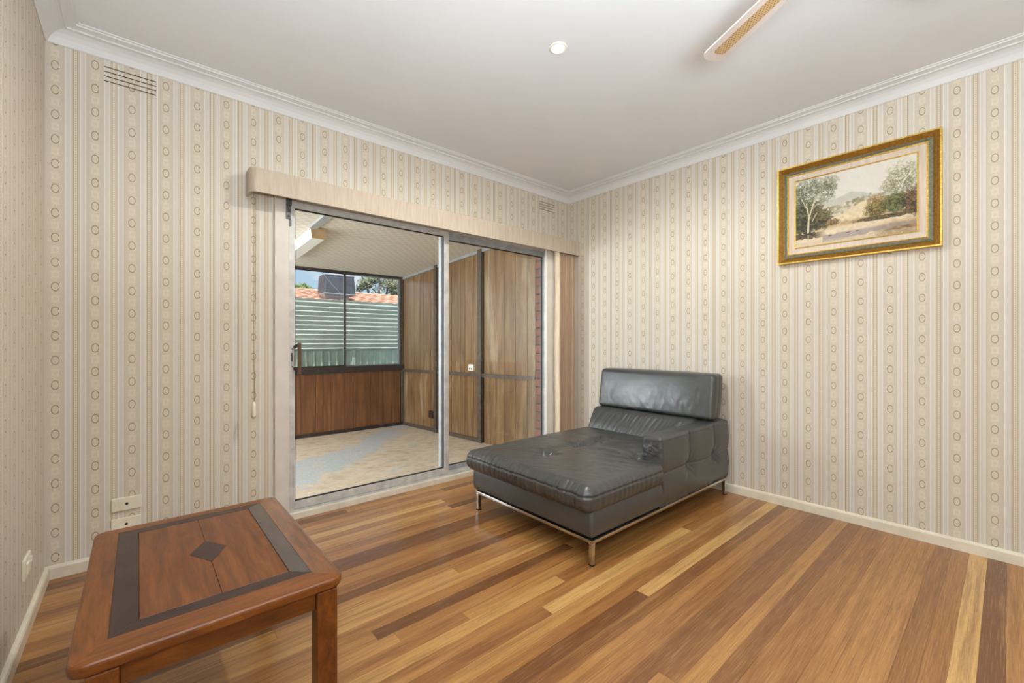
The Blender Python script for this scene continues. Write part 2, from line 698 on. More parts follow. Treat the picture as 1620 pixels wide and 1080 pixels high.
def fabric(name, c, sx=1.0):
    m = M(name, 0.75, spec=0.25)
    x = m.xyz()
    n = m.noise(m.comb(x[0] * 60, x[1] * 60, x[2] * 6), 1.0, 4)
    n2 = m.noise(m.pos(), 500.0, 2)
    d = tuple(v * 0.9 for v in c)
    col = m.ramp(n, [(0.3, d), (0.7, c)])
    m.color(col)
    m.bump(n2, 0.15, 0.0008)
    return m.m


MAT['pelmet'] = fabric('pelmet_cloth', (199, 184, 166))
MAT['slat_a'] = fabric('blind_slat_cloth', (222, 192, 160))
MAT['slat_b'] = fabric('blind_slat_cloth_pale', (232, 210, 182))
MAT['slat_c'] = fabric('blind_slat_cloth_pink', (214, 184, 162))


def rendered_gold(name, a, b, rough=0.35, metallic=0.7):
    m = M(name, rough, metallic)
    n = m.noise(m.pos(), 70.0, 5, 0.7)
    m.color(m.ramp(n, [(0.3, a), (0.65, b)]))
    m.bump(n, 0.2, 0.001)
    return m.m


MAT['gold'] = rendered_gold('gold_leaf_rim', (176, 136, 52), (226, 190, 96))
MAT['gold_brown'] = rendered_gold('antique_gold_scoop', (120, 82, 24), (160, 116, 44), 0.4, 0.5)
MAT['frame_green'] = rendered_gold('grey_green_frame_band', (84, 86, 66), (128, 124, 96), 0.5, 0.15)
MAT['linen'] = fabric('linen_slip', (216, 200, 182))


def vcol_mat(name, rough=0.55):
    m = M(name, rough, spec=0.35)
    a = m.node('ShaderNodeVertexColor', layer_name='paint')
    m.nt.links.new(a.outputs[0], m.b.inputs['Base Color'])
    m.bump(m.noise(m.pos(), 160.0, 4), 0.12, 0.0008)
    return m.m


MAT['canvas'] = vcol_mat('oil_paint')


def concrete():
    m = M('worn_painted_concrete', 0.75, spec=0.3)
    x = m.xyz()
    # a worn path of old blue-grey paint running obliquely over bare tan concrete
    band = (x[0] * 0.70 - x[1] * 0.71 + 2.42)
    n = m.noise(m.pos(), 2.0, 8, 0.68, 0.5)
    n2 = m.noise(m.pos(), 9.0, 6, 0.65)
    n3 = m.noise(m.pos(), 60.0, 4)
    tan = m.ramp(n2, [(0.25, (172, 151, 127)), (0.5, (200, 182, 160)), (0.75, (214, 198, 176))])
    msk = (band + (n - 0.5) * 1.7).abs().smooth(0.16, 0.30, 1.0, 0.0)
    msk2 = n.smooth(0.60, 0.64, 0.0, 0.9)
    mk = (msk.max(msk2)) * n2.smooth(0.28, 0.48, 0.35, 1.0)
    grey = m.ramp(n3, [(0.3, (164, 166, 164)), (0.7, (192, 196, 196))])
    c = m.mix(mk, tan, grey)
    c = m.mix(n3.smooth(0.6, 0.8, 0.0, 0.3), c, (140, 116, 84))
    m.color(c)
    m.bump(n3, 0.2, 0.002)
    return m.m


MAT['concrete'] = concrete()


def verandah_ceiling():
    m = M('perforated_cream_ceiling_sheet', 0.6, spec=0.3)
    x = m.xyz()
    row = x[1] / 0.055
    k = row.floor()
    dy = (row.frac() - 0.5).abs() * 0.055
    xx = x[0] / 0.11 + k.mod(2.0) * 0.5
    dx = (xx.frac() - 0.5).abs() * 0.11
    groove = dy.smooth(0.0225, 0.027, 0.0, 1.0)
    dash = dx.lt(0.034) * dy.smooth(0.004, 0.010, 1.0, 0.0)
    c = m.mix((groove * 0.35).max(dash * 0.42), (222, 215, 199), (148, 134, 112))
    m.color(c)
    m.bump((groove.max(dash)) * -1.0, 0.5, 0.004)
    return m.m


MAT['v_ceiling'] = verandah_ceiling()


def brick_mat():
    m = M('red_clay_brick', 0.85, spec=0.2)
    t = m.tint()
    n = m.noise(m.pos(), 45.0, 6, 0.65)
    base = m.ramp(t, [(0.0, (120, 64, 50)), (0.5, (136, 76, 58)), (1.0, (150, 90, 70))])
    base = m.mix(n.smooth(0.55, 0.85, 0.0, 0.3), base, (96, 50, 40))
    m.color(base)
    m.bump(n, 0.4, 0.003)
    return m.m


MAT['brick'] = brick_mat()
MAT['mortar'] = plain('dark_mortar', (48, 40, 36), 0.95, vary=0.2, scale=40)
MAT['fence_green'] = plain('pale_green_steel', (186, 204, 188), 0.45, 0.1, vary=0.05, scale=5)
MAT['corrugated'] = plain('corrugated_steel', (198, 206, 198), 0.4, 0.15, vary=0.04, scale=4)
MAT['terracotta'] = plain('terracotta_tile', (216, 168, 142), 0.8, vary=0.12, scale=5)
MAT['cooler'] = plain('grey_cooler_plastic', (136, 136, 142), 0.6, vary=0.08, scale=3)
MAT['cooler_pale'] = plain('pale_galvanised_steel', (180, 184, 190), 0.5, 0.1, vary=0.06, scale=4)
MAT['bark'] = plain('gum_bark', (120, 106, 92), 0.9, vary=0.2, scale=6)
MAT['grass_ground'] = plain('dry_ground', (66, 64, 48), 0.95, vary=0.15, scale=2)
MAT['house_brick'] = plain('neighbour_wall', (150, 110, 88), 0.9, vary=0.1, scale=3)


def leaf_mat(name, a, b):
    m = M(name, 0.6, spec=0.3)
    n = m.noise(m.pos(), 1.5, 5)
    m.color(m.ramp(n, [(0.3, a), (0.7, b)]))
    return m.m


MAT['leaf_gum'] = leaf_mat('gum_leaves', (116, 124, 92), (168, 172, 134))
MAT['leaf_bush'] = leaf_mat('bushy_leaves', (112, 132, 70), (160, 176, 108))


def diffuser():
    m = M('prismatic_diffuser', 0.35, spec=0.4)
    x = m.xyz()
    s = (x[1] * 420.0).sin()
    m.color((232, 230, 220))
    m.bump(s, 0.15, 0.001)
    return m.m


MAT['diffuser'] = diffuser()


def rattan():
    m = M('woven_cane', 0.6, spec=0.3)
    x = m.xyz(obj=True)
    r = x[0] / 0.0105
    k = r.floor()
    a = (r.frac() - 0.5).abs() * 0.0105
    b = ((x[1] / 0.0115 + k.mod(2.0) * 0.5).frac() - 0.5).abs() * 0.0115
    hole = a.lt(0.0026) * b.lt(0.0019)
    c = m.mix(hole, (192, 160, 116), (112, 76, 42))
    m.color(c)
    m.bump(hole * -1.0, 0.4, 0.002)
    return m.m


MAT['rattan'] = rattan()
MAT['fan_white'] = plain('fan_white_lacquer', (206, 194, 186), 0.4, vary=0.02)

em = bpy.data.materials.new('downlight_lens')
em.use_nodes = True
eb = em.node_tree.nodes['Principled BSDF']
eb.inputs['Base Color'].default_value = (1, 1, 1, 1)
eb.inputs['Emission Color'].default_value = (1, 0.95, 0.86, 1)
eb.inputs['Emission Strength'].default_value = 30.0
MAT['lens'] = em

# ================================================================== THE ROOM SHELL
# floor: dark subfloor carrying separate boards
fl = struct(part('floor', B(XL - 0.05, 0.05, YF - 0.05, 0.0, -0.08, -0.018), MAT['dark']))
unit = bpy.data.meshes.new('floorboard')
ub = B(-0.5, 0.5, -0.5, 0.5, -0.018, 0.0)
ub.to_mesh(unit)
ub.free()
unit.materials.append(MAT['board'])
BW = 0.065
y = -0.0006
row = 0
rr = random.Random(42)
TINTS = [0.02, 0.16, 0.28, 0.36, 0.42, 0.46, 0.5, 0.53, 0.56, 0.6, 0.64, 0.7, 0.8, 0.95]


def board(x0, x1, y0, y1, t):
    o = bpy.data.objects.new('floorboard', unit)
    COL.objects.link(o)
    o.parent = fl
    o.location = ((x0 + x1) / 2, (y0 + y1) / 2, -rr.random() * 0.0005)
    o.scale = (x1 - x0 - 0.0008, y1 - y0 - 0.0006, 1)
    o['tint'] = t


prev = 0.5
while y > YF:
    y1 = y - BW
    if y > -3.6:
        cuts = [XL]
        j = XL + rr.uniform(0.5, 2.6)
        if rr.random() < 0.55:
            cuts.append(j)
        if rr.random() < 0.25 and j < -1.4 and len(cuts) > 1:
            cuts.append(j + rr.uniform(0.9, 1.3))
        cuts.append(0.0)
    else:
        cuts = [XL, 0.0]
    for a, b in zip(cuts, cuts[1:]):
        t = rr.choice(TINTS)
        while abs(t - prev) < 0.06:
            t = rr.choice(TINTS)
        prev = t
        board(a, b, y1, y, min(1, max(0, t + rr.uniform(-0.03, 0.03))))
    y = y1
    row += 1

# back wall (plasterboard) with the door opening
bm = bmesh.new()
box(bm, XL - 0.1, DX0, 0.0, 0.09, -0.08, ZC + 0.1)
box(bm, DX1, 0.1, 0.0, 0.09, -0.08, ZC + 0.1)
box(bm, DX0, DX1, 0.0, 0.09, DZ, ZC + 0.1)
struct(part('wall_back', bm, MAT['paper_back']))
struct(part('wall_right', B(0.0, 0.1, YF - 0.1, 0.0, -0.08, ZC + 0.1), MAT['paper_right']))
WY0, WY1, WZa, WZb = -5.05, -3.65, 0.87, 2.13
bm = bmesh.new()
box(bm, XL - 0.1, XL, WY1, 0.0, -0.08, ZC + 0.1)
box(bm, XL - 0.1, XL, YF - 0.1, WY0, -0.08, ZC + 0.1)
box(bm, XL - 0.1, XL, WY0, WY1, -0.08, WZa)
box(bm, XL - 0.1, XL, WY0, WY1, WZb, ZC + 0.1)
struct(part('wall_left', bm, MAT['paper_left']))
struct(part('wall_front', B(XL - 0.1, 0.1, YF - 0.1, YF, -0.08, ZC + 0.1), MAT['paper_back']))
bm = bmesh.new()
for ya in (WY0, (WY0 + WY1) / 2 - 0.025, WY1 - 0.05):
    box(bm, XL - 0.085, XL - 0.04, ya, ya + 0.05, WZa, WZb)
box(bm, XL - 0.085, XL - 0.04, WY0, WY1, WZa, WZa + 0.05)
box(bm, XL - 0.085, XL - 0.04, WY0, WY1, WZb - 0.05, WZb)
win3 = struct(part('added_window_3', bm, MAT['white_gloss']))  # unseen window, added to carry the side fill lamp
for ya in (WY0 + 0.05, (WY0 + WY1) / 2 + 0.025):
    part('glass_pane', B(XL - 0.065, XL - 0.06, ya, ya + 0.625, WZa + 0.05, WZb - 0.05), MAT['window_glass'], win3)
struct(part('ceiling', B(XL - 0.1, 0.1, YF - 0.1, 0.1, ZC, ZC + 0.12), MAT['ceiling']))
# roof deck above, so that no sun leaks in

# baseboards
def base_prof(sign):
    return [(0, 0), (0.016, 0), (0.0165, 0.05), (0.013, 0.058), (0.006, 0.062), (0, 0.062)]


bp = base_prof(1)
struct(part('baseboard_back', prism(bmesh.new(), [(-p[0], p[1]) for p in bp], 0, XL, -2.735), MAT['cream_paint'], smooth=False))
struct(part('baseboard_right', prism(bmesh.new(), [(-p[0], p[1]) for p in bp], 1, YF, -0.0), MAT['cream_paint']))
struct(part('baseboard_left', prism(bmesh.new(), [(XL + p[0], p[1]) for p in bp], 1, YF, 0.0), MAT['cream_paint']))

# cornice: cove with a rope bead, mitred at the corners
CP = [(0.0, -0.075), (0.004, -0.078), (0.009, -0.074), (0.012, -0.066), (0.022, -0.048), (0.038, -0.033), (0.056, -0.024), (0.070, -0.021),
      (0.074, -0.017), (0.092, -0.013), (0.110, -0.011), (0.113, -0.006), (0.122, -0.004), (0.124, 0.0), (0.0, 0.0)]


def cornice(name, corners_in):
    """corners: function d -> (start, end) points on plan at distance d from the wall"""
    bm = bmesh.new()
    A, Bv = [], []
    for d, z in CP:
        s, e = corners_in(d)
        A.append(bm.verts.new((s[0], s[1], ZC + z)))
        Bv.append(bm.verts.new((e[0], e[1], ZC + z)))
    n = len(CP)
    for i in range(n):
        bm.faces.new((A[i], Bv[i], Bv[(i + 1) % n], A[(i + 1) % n]))
    bm.faces.new(A[::-1])
    bm.faces.new(Bv)
    bmesh.ops.recalc_face_normals(bm, faces=bm.faces)
    o = struct(part(name, bm, MAT['cornice']))
    s, e = corners_in(0.0745)
    L = math.dist(s, e)
    n = int(L / 0.006)
    pts, rad = [], []
    for i in range(n + 1):
        t = i / n
        d = t * L
        ph = (d % 0.125) / 0.125
        k = math.exp(-((ph - 0.5) / 0.06) ** 2) + 0.55 * math.exp(-((ph - 0.62) / 0.035) ** 2) + 0.55 * math.exp(-((ph - 0.38) / 0.035) ** 2)
        pts.append((s[0] + (e[0] - s[0]) * t, s[1] + (e[1] - s[1]) * t, ZC - 0.0185))
        rad.append(0.0042 + 0.0034 * k + 0.0006 * math.sin(d * 160))
    part('rope_bead', tube(bmesh.new(), pts, rad, 6), MAT['cornice'], o, smooth=True)


cornice('trim_1', lambda d: ((XL + d, -d), (-d, -d)))
cornice('trim_2', lambda d: ((-d, -d), (-d, YF + d)))
cornice('trim_3', lambda d: ((XL + d, YF + d), (XL + d, -d)))

# architraves and timber sill of the sliding door
bm = bmesh.new()
box(bm, -2.735, DX0 - 0.002, -0.020, 0.0, 0.0, DZ + 0.01, 0.004)
struct(part('trim_4', bm, MAT['white_paint']))
bm = bmesh.new()
box(bm, -0.342, -0.195, -0.020, 0.0, 0.0, DZ + 0.01, 0.004)
struct(part('trim_5', bm, MAT['white_gloss']))
struct(part('trim_6', B(-2.735, -0.195, -0.020, 0.0, DZ + 0.012, 2.16, 0.004), MAT['white_paint']))
struct(part('trim_7', B(DX0, DX1, -0.022, 0.09, -0.03, 0.040, 0.005), MAT['cream_paint']))

# ------------------------------------------------------------------ sliding door
bm = bmesh.new()
box(bm, DX0, DX0 + 0.028, -0.004, 0.10, 0.04, DZ)             # jambs
box(bm, DX1 - 0.012, DX1, 0.0, 0.10, 0.04, DZ)
box(bm, DX0 + 0.028, DX1 - 0.012, -0.006, 0.022, 2.035, DZ)    # head, stepped track
box(bm, DX0 + 0.028, DX1 - 0.012, 0.022, 0.10, 2.03, DZ)
box(bm, DX0 + 0.028, DX1 - 0.012, 0.0, 0.10, 0.04, 0.052)       # bottom track
box(bm, DX0 + 0.028, DX1 - 0.012, 0.046, 0.052, 0.052, 0.062)
door = struct(part('door_1', bm, MAT['alu']))


def sash(name, x0, x1, y0, y1, z0, z1, st_l, st_r, rail_t, rail_b, mat):
    bm = bmesh.new()
    box(bm, x0, x0 + st_l, y0, y1, z0, z1, 0.003)
    box(bm, x1 - st_r, x1, y0, y1, z0, z1, 0.003)
    box(bm, x0 + st_l, x1 - st_r, y0 + 0.002, y1 - 0.002, z1 - rail_t, z1, 0.002)
    box(bm, x0 + st_l, x1 - st_r, y0 + 0.002, y1 - 0.002, z0, z0 + rail_b, 0.002)
    o = part(name, bm, mat, door)
    ym = (y0 + y1) / 2
    part('glass_pane', B(x0 + st_l, x1 - st_r, ym - 0.0025, ym + 0.0025, z0 + rail_b, z1 - rail_t), MAT['glass'], o)
    bm = bmesh.new()
    g = 0.006
    for (a, b, c, d) in ((x0 + st_l, x0 + st_l + 0.004, z0 + rail_b, z1 - rail_t), (x1 - st_r - 0.004, x1 - st_r, z0 + rail_b, z1 - rail_t),
                         (x0 + st_l, x1 - st_r, z0 + rail_b, z0 + rail_b + 0.005), (x0 + st_l, x1 - st_r, z1 - rail_t - 0.006, z1 - rail_t)):
        box(bm, a, b, ym - 0.009, ym + 0.009, c, d)
    part('glazing_seal', bm, MAT['black'], o)
    return o


sl = sash('sliding_panel', DX0 + 0.004, -1.452, 0.008, 0.044, 0.054, 2.035, 0.034, 0.040, 0.045, 0.050, MAT['alu'])
fx = sash('fixed_panel', -1.500, DX1 - 0.012, 0.054, 0.090, 0.054, 2.035, 0.040, 0.010, 0.055, 0.045, MAT['alu_grey'])
# lock plate, strike holes and brown D handle on the sliding panel
bm = bmesh.new()
box(bm, -2.648, -2.618, -0.003, 0.009, 0.955, 1.100, 0.003)
part('lock_plate', bm, plain('lock_plate_steel', (150, 146, 140), 0.4, 0.3, vary=0.1, scale=40), sl, label='grey lock plate')
bm = bmesh.new()
box(bm, -2.637, -2.630, -0.0045, -0.001, 1.005, 1.060, 0.001)
for z in (0.972, 1.085):
    lathe(bm, [(0.0035, -0.0035), (0.0035, 0.0035)], (-2.633, -0.002, z), 10)
part('lock_slot', bm, MAT['dark'], sl)
bm = bmesh.new()
box(bm, -2.610, -2.590, -0.052, -0.038, 0.925, 1.125, 0.003)
part('handle_bar', bm, MAT['handle'], sl)
bm = bmesh.new()
for z, dz in ((1.095, 0.018), (0.965, -0.018)):
    hexa(bm, [(-2.630, 0.006, z - 0.011), (-2.618, 0.006, z - 0.011), (-2.594, -0.040, z + dz - 0.011), (-2.606, -0.040, z + dz - 0.011),
              (-2.630, 0.006, z + 0.007), (-2.618, 0.006, z + 0.007), (-2.594, -0.040, z + dz + 0.007), (-2.606, -0.040, z + dz + 0.007)])
part('handle_arm', bm, MAT['brown_plastic'], sl)
# stepped dark catch at the head of the jamb
bm = bmesh.new()
box(bm, -2.672, -2.640, -0.032, -0.004, 1.99, 2.075, 0.002)
box(bm, -2.672, -2.644, -0.026, -0.004, 1.905, 1.99, 0.002)
box(bm, -2.655, -2.640, -0.022, -0.004, 1.865, 1.905, 0.002)
for z in (2.03, 1.96, 1.925):
    box(bm, -2.662, -2.652, -0.035, -0.025, z - 0.005, z + 0.005, 0.002)
part('head_catch', bm, MAT['steel_dark'], door)

# ================================================================== VERANDAH beyond the door
# brick leaf with separate bricks on the door reveal
bk = struct(part('wall_brick', B(-0.270, 0.6, 0.10, 0.205, -0.3, 2.6), MAT['mortar']))
br = bpy.data.meshes.new('brick')
bb = B(-0.5, 0.5, -0.5, 0.5, -0.5, 0.5, 0.03, 1)
bb.to_mesh(br)
bb.free()
br.materials.append(MAT['brick'])
z = -0.10
k = 0
while z < 2.25:
    L = 0.11 if k % 2 else 0.225
    o = bpy.data.objects.new('brick', br)
    COL.objects.link(o)
    o.parent = bk
    o.location = (-0.283 + L / 2 + rr.uniform(-0.003, 0.003), 0.1525 + rr.uniform(-0.002, 0.002), z + 0.038)
    o.scale = (L, 0.108, 0.0725)
    o['tint'] = rr.random()
    z += 0.086
    k += 1
bm = bmesh.new()
box(bm, SL - 0.2, DX0 - 0.02, 0.10, 0.205, -0.3, 2.6)
box(bm, DX0 - 0.02, -0.275, 0.10, 0.205, 2.09, 2.6)
struct(part('wall_brick_west', bm, MAT['house_brick']))

# concrete floor, falling away
bm = bmesh.new()
hexa(bm, [(SL, 0.09, -0.4), (0.4, 0.09, -0.4), (0.4, SY + 0.4, -0.4), (SL, SY + 0.4, -0.4),
          (SL, 0.09, FZ(0.09)), (0.4, 0.09, FZ(0.09)), (0.4, SY + 0.4, FZ(SY + 0.4)), (SL, SY + 0.4, FZ(SY + 0.4))])
struct(part('floor_verandah', bm, MAT['concrete']))
# ceiling: three lapped sheets
vc = struct(part('ceiling_verandah', hexa(bmesh.new(), [(SL, 0.09, CZ(0.09) + 0.02), (0.3, 0.09, CZ(0.09) + 0.02), (0.3, SY + 0.2, CZ(SY + 0.2) + 0.02), (SL, SY + 0.2, CZ(SY + 0.2) + 0.02),
          (SL, 0.09, 2.62), (0.3, 0.09, 2.62), (0.3, SY + 0.2, 2.40), (SL, SY + 0.2, 2.40)]), MAT['dark']))
ys = [0.09, 0.72, 1.42, 2.25, SY + 0.05]
for i in range(len(ys) - 1):
    a, b = ys[i] + 0.002, ys[i + 1] - 0.002
    part('ceiling_sheet', hexa(bmesh.new(), [(SL, a, CZ(a)), (0.25, a, CZ(a)), (0.25, b, CZ(b)), (SL, b, CZ(b)),
         (SL, a, CZ(a) + 0.018), (0.25, a, CZ(a) + 0.018), (0.25, b, CZ(b) + 0.018), (SL, b, CZ(b) + 0.018)]), MAT['v_ceiling'], vc)
# grey conduit strip on that ceiling
bm = bmesh.new()
hexa(bm, [(-2.155, 0.21, CZ(0.21) - 0.022), (-2.085, 0.21, CZ(0.21) - 0.022), (-2.085, 1.33, CZ(1.33) - 0.022), (-2.155, 1.33, CZ(1.33) - 0.022),
          (-2.155, 0.21, CZ(0.21)), (-2.085, 0.21, CZ(0.21)), (-2.085, 1.33, CZ(1.33)), (-2.155, 1.33, CZ(1.33))])
struct(part('trim_8', bm, MAT['alu_grey']))

# panelled side wall
GV = {3: [1.089, 0.965, 0.863, 0.712, 0.526, 0.332, 0.237, 0.205], 2: [2.137, 2.034, 1.861, 1.789, 1.581, 1.481, 1.301, 1.19], 1: [3.15, 2.994, 2.79, 2.62, 2.513, 2.323, 2.19]}
bm = bmesh.new()
hexa(bm, [(SX + 0.012, 0.2, -0.3), (SX + 0.08, 0.2, -0.3), (SX + 0.08, SY + 0.06, -0.3), (SX + 0.012, SY + 0.06, -0.3),
          (SX + 0.012, 0.2, CZ(0.2) + 0.02), (SX + 0.08, 0.2, CZ(0.2) + 0.02), (SX + 0.08, SY + 0.06, CZ(SY) + 0.02), (SX + 0.012, SY + 0.06, CZ(SY) + 0.02)])
ws = struct(part('wall_verandah_side', bm, MAT['dark']))
RZ = lambda y: 0.755 - 0.0185 * y      # middle rail, a little out of level like the floor


def sideboard(y0, y1, za, zb):
    """one grooved board of the panelling, za / zb functions of y"""
    a, b = min(y0, y1) + 0.003, max(y0, y1) - 0.003
    bm = bmesh.new()
    hexa(bm, [(SX, a, za(a)), (SX + 0.012, a, za(a)), (SX + 0.012, b, za(b)), (SX, b, za(b)),
              (SX, a, zb(a)), (SX + 0.012, a, zb(a)), (SX + 0.012, b, zb(b)), (SX, b, zb(b))])
    bmesh.ops.recalc_face_normals(bm, faces=bm.faces)
    part('panel_board', bm, MAT['panel'], ws, tint=rr.random())


for bay, g in GV.items():
    for a, b in zip(g, g[1:]):
        sideboard(a, b, FZ, RZ)
        sideboard(a, b, RZ, lambda y: CZ(y) - 0.004)
for yp in (1.105, 2.115, SY - 0.02):
    bm = bmesh.new()
    w_ = 0.075
    hexa(bm, [(SX - 0.035, yp, FZ(yp)), (SX, yp, FZ(yp)), (SX, yp + w_, FZ(yp + w_)), (SX - 0.035, yp + w_, FZ(yp + w_)),
              (SX - 0.035, yp, CZ(yp)), (SX, yp, CZ(yp)), (SX, yp + w_, CZ(yp + w_)), (SX - 0.035, yp + w_, CZ(yp + w_))])
    bmesh.ops.recalc_face_normals(bm, faces=bm.faces)
    part('post', bm, MAT['bronze'], ws)
for a, b in ((0.207, 1.105), (1.18, 2.115), (2.19, SY - 0.02)):
    for fn, h, nm, d in ((lambda y: RZ(y) - 0.022, 0.042, 'rail', 0.026), (lambda y: FZ(y), 0.045, 'bottom_rail', 0.02), (lambda y: CZ(y) - 0.035, 0.033, 'top_rail', 0.022)):
        if nm == 'bottom_rail' and b < 1.15:
            continue
        bm = bmesh.new()
        hexa(bm, [(SX - d, a, fn(a)), (SX, a, fn(a)), (SX, b, fn(b)), (SX - d, b, fn(b)),
                  (SX - d, a, fn(a) + h), (SX, a, fn(a) + h), (SX, b, fn(b) + h), (SX - d, b, fn(b) + h)])
        bmesh.ops.recalc_face_normals(bm, faces=bm.faces)
        part(nm, bm, MAT['bronze'] if nm != 'top_rail' else MAT['alu_grey'], ws)

# far wall: boards below, sliding windows above
wf = struct(part('wall_verandah_far', B(SL, SX + 0.08, SY + 0.014, SY + 0.07, -0.4, 0.66), MAT['dark']))
fg = [-0.324, -0.408, -0.598, -0.793, -1.05, -1.173, -1.357, -1.462, -1.56, -1.747, -1.83]
while fg[-1] > SL + 0.2:
    fg.append(fg[-1] - rr.choice([0.1, 0.16, 0.2, 0.12]))
fg.append(SL)
for a, b in zip(fg, fg[1:]):
    part('panel_board', B(b + 0.0022, a - 0.0022, SY, SY + 0.014, FZ(SY), 0.70), MAT['panel_dark'], wf, tint=rr.random())
part('bottom_rail', B(SL, SX, SY - 0.02, SY, FZ(SY) - 0.005, FZ(SY) + 0.045), MAT['bronze_dark'], wf)
bm = bmesh.new()
WZ0, WZ1 = 0.70, CZ(SY)
box(bm, SL, SX, SY - 0.03, SY + 0.06, WZ0 - 0.005, WZ0 + 0.085)
box(bm, SL, SX, SY - 0.01, SY + 0.06, WZ1 - 0.032, WZ1 + 0.03)
box(bm, -0.318, SX, SY - 0.01, SY + 0.06, WZ0 + 0.085, WZ1 - 0.032)
win = struct(part('window_1', bm, MAT['bronze_dark']))
xs = [-0.318, -1.160, -1.98, -2.80, -3.62, SL]
for i, (a, b) in enumerate(zip(xs, xs[1:])):
    yo = SY + (0.008 if i % 2 else 0.032)
    s_ = 0.022
    bm = bmesh.new()
    z0, z1 = WZ0 + 0.085, WZ1 - 0.032
    bb_, aa_ = b - (0.012 if i < 4 else 0), a + (0.012 if i > 0 else 0)
    box(bm, bb_, bb_ + s_ + 0.004, yo, yo + 0.02, z0, z1)
    box(bm, aa_ - s_, aa_, yo, yo + 0.02, z0, z1)
    box(bm, bb_ + s_, aa_ - s_, yo, yo + 0.02, z0, z0 + 0.016)
    box(bm, bb_ + s_, aa_ - s_, yo, yo + 0.02, z1 - 0.012, z1)
    so = part('window_sash', bm, MAT['bronze_dark'] if i else MAT['alu_grey'], win)
    part('glass_pane', B(bb_ + s_, aa_ - s_, yo + 0.008, yo + 0.012, z0 + 0.016, z1 - 0.012), MAT['window_glass'], so)
# west end: open framed bay
bm = bmesh.new()
for yy in (0.21, 1.65, SY - 0.03):
    box(bm, SL, SL + 0.06, yy, yy + 0.06, -0.2, CZ(yy) + 0.01)
box(bm, SL, SL + 0.06, 0.21, SY, 0.70, 0.76)
struct(part('window_2', bm, MAT['bronze']))

# outlets on the panelling
t = thing('switched_outlet', 'white square switched power outlet on brown panelling just above the middle rail', 'outlet', (SX, 1.325, 0.80))
part('body', B(SX - 0.034, SX - 0.0005, 1.262, 1.366, 0.778, 0.856, 0.004), MAT['white_plastic'], t)
for yy in (1.295, 1.335):
    part('socket', B(SX - 0.036, SX - 0.033, yy - 0.010, yy + 0.010, 0.792, 0.810, 0.001), MAT['slot'], t)
for yy in (1.292, 1.338):
    part('switch', B(SX - 0.039, SX - 0.033, yy - 0.012, yy + 0.012, 0.832, 0.846, 0.002), MAT['white_plastic'], t)
t = thing('black_outlet', 'small black outlet box low on the brown panelling beside a post', 'outlet', (SX, 2.29, 0.10))
part('body', B(SX - 0.03, SX - 0.0005, 2.225, 2.335, 0.070, 0.165, 0.004), MAT['brown_plastic'], t)
part('socket', lathe(bmesh.new(), [(0.02, -0.003), (0.02, 0.003)], (SX - 0.026, 2.28, 0.1685), 12), MAT['black'], t)

# fluorescent batten with a wrapped diffuser
t = thing('fluorescent_light', 'long fluorescent batten light with white diffuser and tan end cap under the verandah ceiling', 'light', (-2.07, 1.9, CZ(1.9)))
fy0, fy1 = 1.33, 2.57


def trough(bm, ya, yb, g=0.0):
    def q(yv):
        zc = CZ(yv) - 0.004
        return [(-2.140 - g, yv, zc), (-2.000 + g, yv, zc), (-2.012 + g, yv, zc - 0.098 - g), (-2.128 - g, yv, zc - 0.098 - g)]
    a, b = q(ya), q(yb)
    hexa(bm, [a[3], a[2], b[2], b[3], a[0], a[1], b[1], b[0]])
    bmesh.ops.recalc_face_normals(bm, faces=bm.faces)
    return bm


part('diffuser', trough(bmesh.new(), fy0 + 0.012, fy1 - 0.012), MAT['diffuser'], t)
tanp = plain('tan_plastic', (206, 174, 124), 0.5)
part('end_cap', trough(bmesh.new(), fy0, fy0 + 0.012, 0.002), tanp, t, label='tan end cap')
part('end_cap', trough(bmesh.new(), fy1 - 0.012, fy1, 0.002), tanp, t, label='tan end cap')

# ================================================================== OUTSIDE
struct(part('ground', B(-30, 40, SY + 0.4, 60, -0.6, -0.35), MAT['grass_ground']))
FY = 3.95
t = thing('boundary_fence', 'pale green steel fence with corrugated sheets along its top outside the verandah window', 'fence', (-1.0, FY, -0.35))
px_ = -4.9
while px_ < 3.0:
    # ribbed vertical sheet 0.8 wide
    pts = []
    x = px_
    n = 7
    prof = []
    for i in range(n):
        prof += [(x, 0.0), (x + 0.088, 0.0), (x + 0.092, -0.016), (x + 0.110, -0.016)]
        x += 0.114
    prof.append((x, 0.0))
    bm = bmesh.new()
    v0 = [bm.verts.new((a, FY + 0.046 + b, -0.35)) for a, b in prof]
    v1 = [bm.verts.new((a, FY + 0.046 + b, 1.06)) for a, b in prof]
    v2 = [bm.verts.new((a, FY + 0.050 + b, -0.35)) for a, b in prof]
    v3 = [bm.verts.new((a, FY + 0.050 + b, 1.06)) for a, b in prof]
    for i in range(len(prof) - 1):
        bm.faces.new((v0[i], v0[i + 1], v1[i + 1], v1[i]))
        bm.faces.new((v2[i], v3[i], v3[i + 1], v2[i + 1]))
    bmesh.ops.recalc_face_normals(bm, faces=bm.faces)
    part('fence_sheet', bm, MAT['fence_green'], t)
    part('fence_post', B(x - 0.004, x + 0.046, FY + 0.015, FY + 0.06, -0.35, 1.1, 0.004), MAT['fence_green'], t)
    px_ = x + 0.04


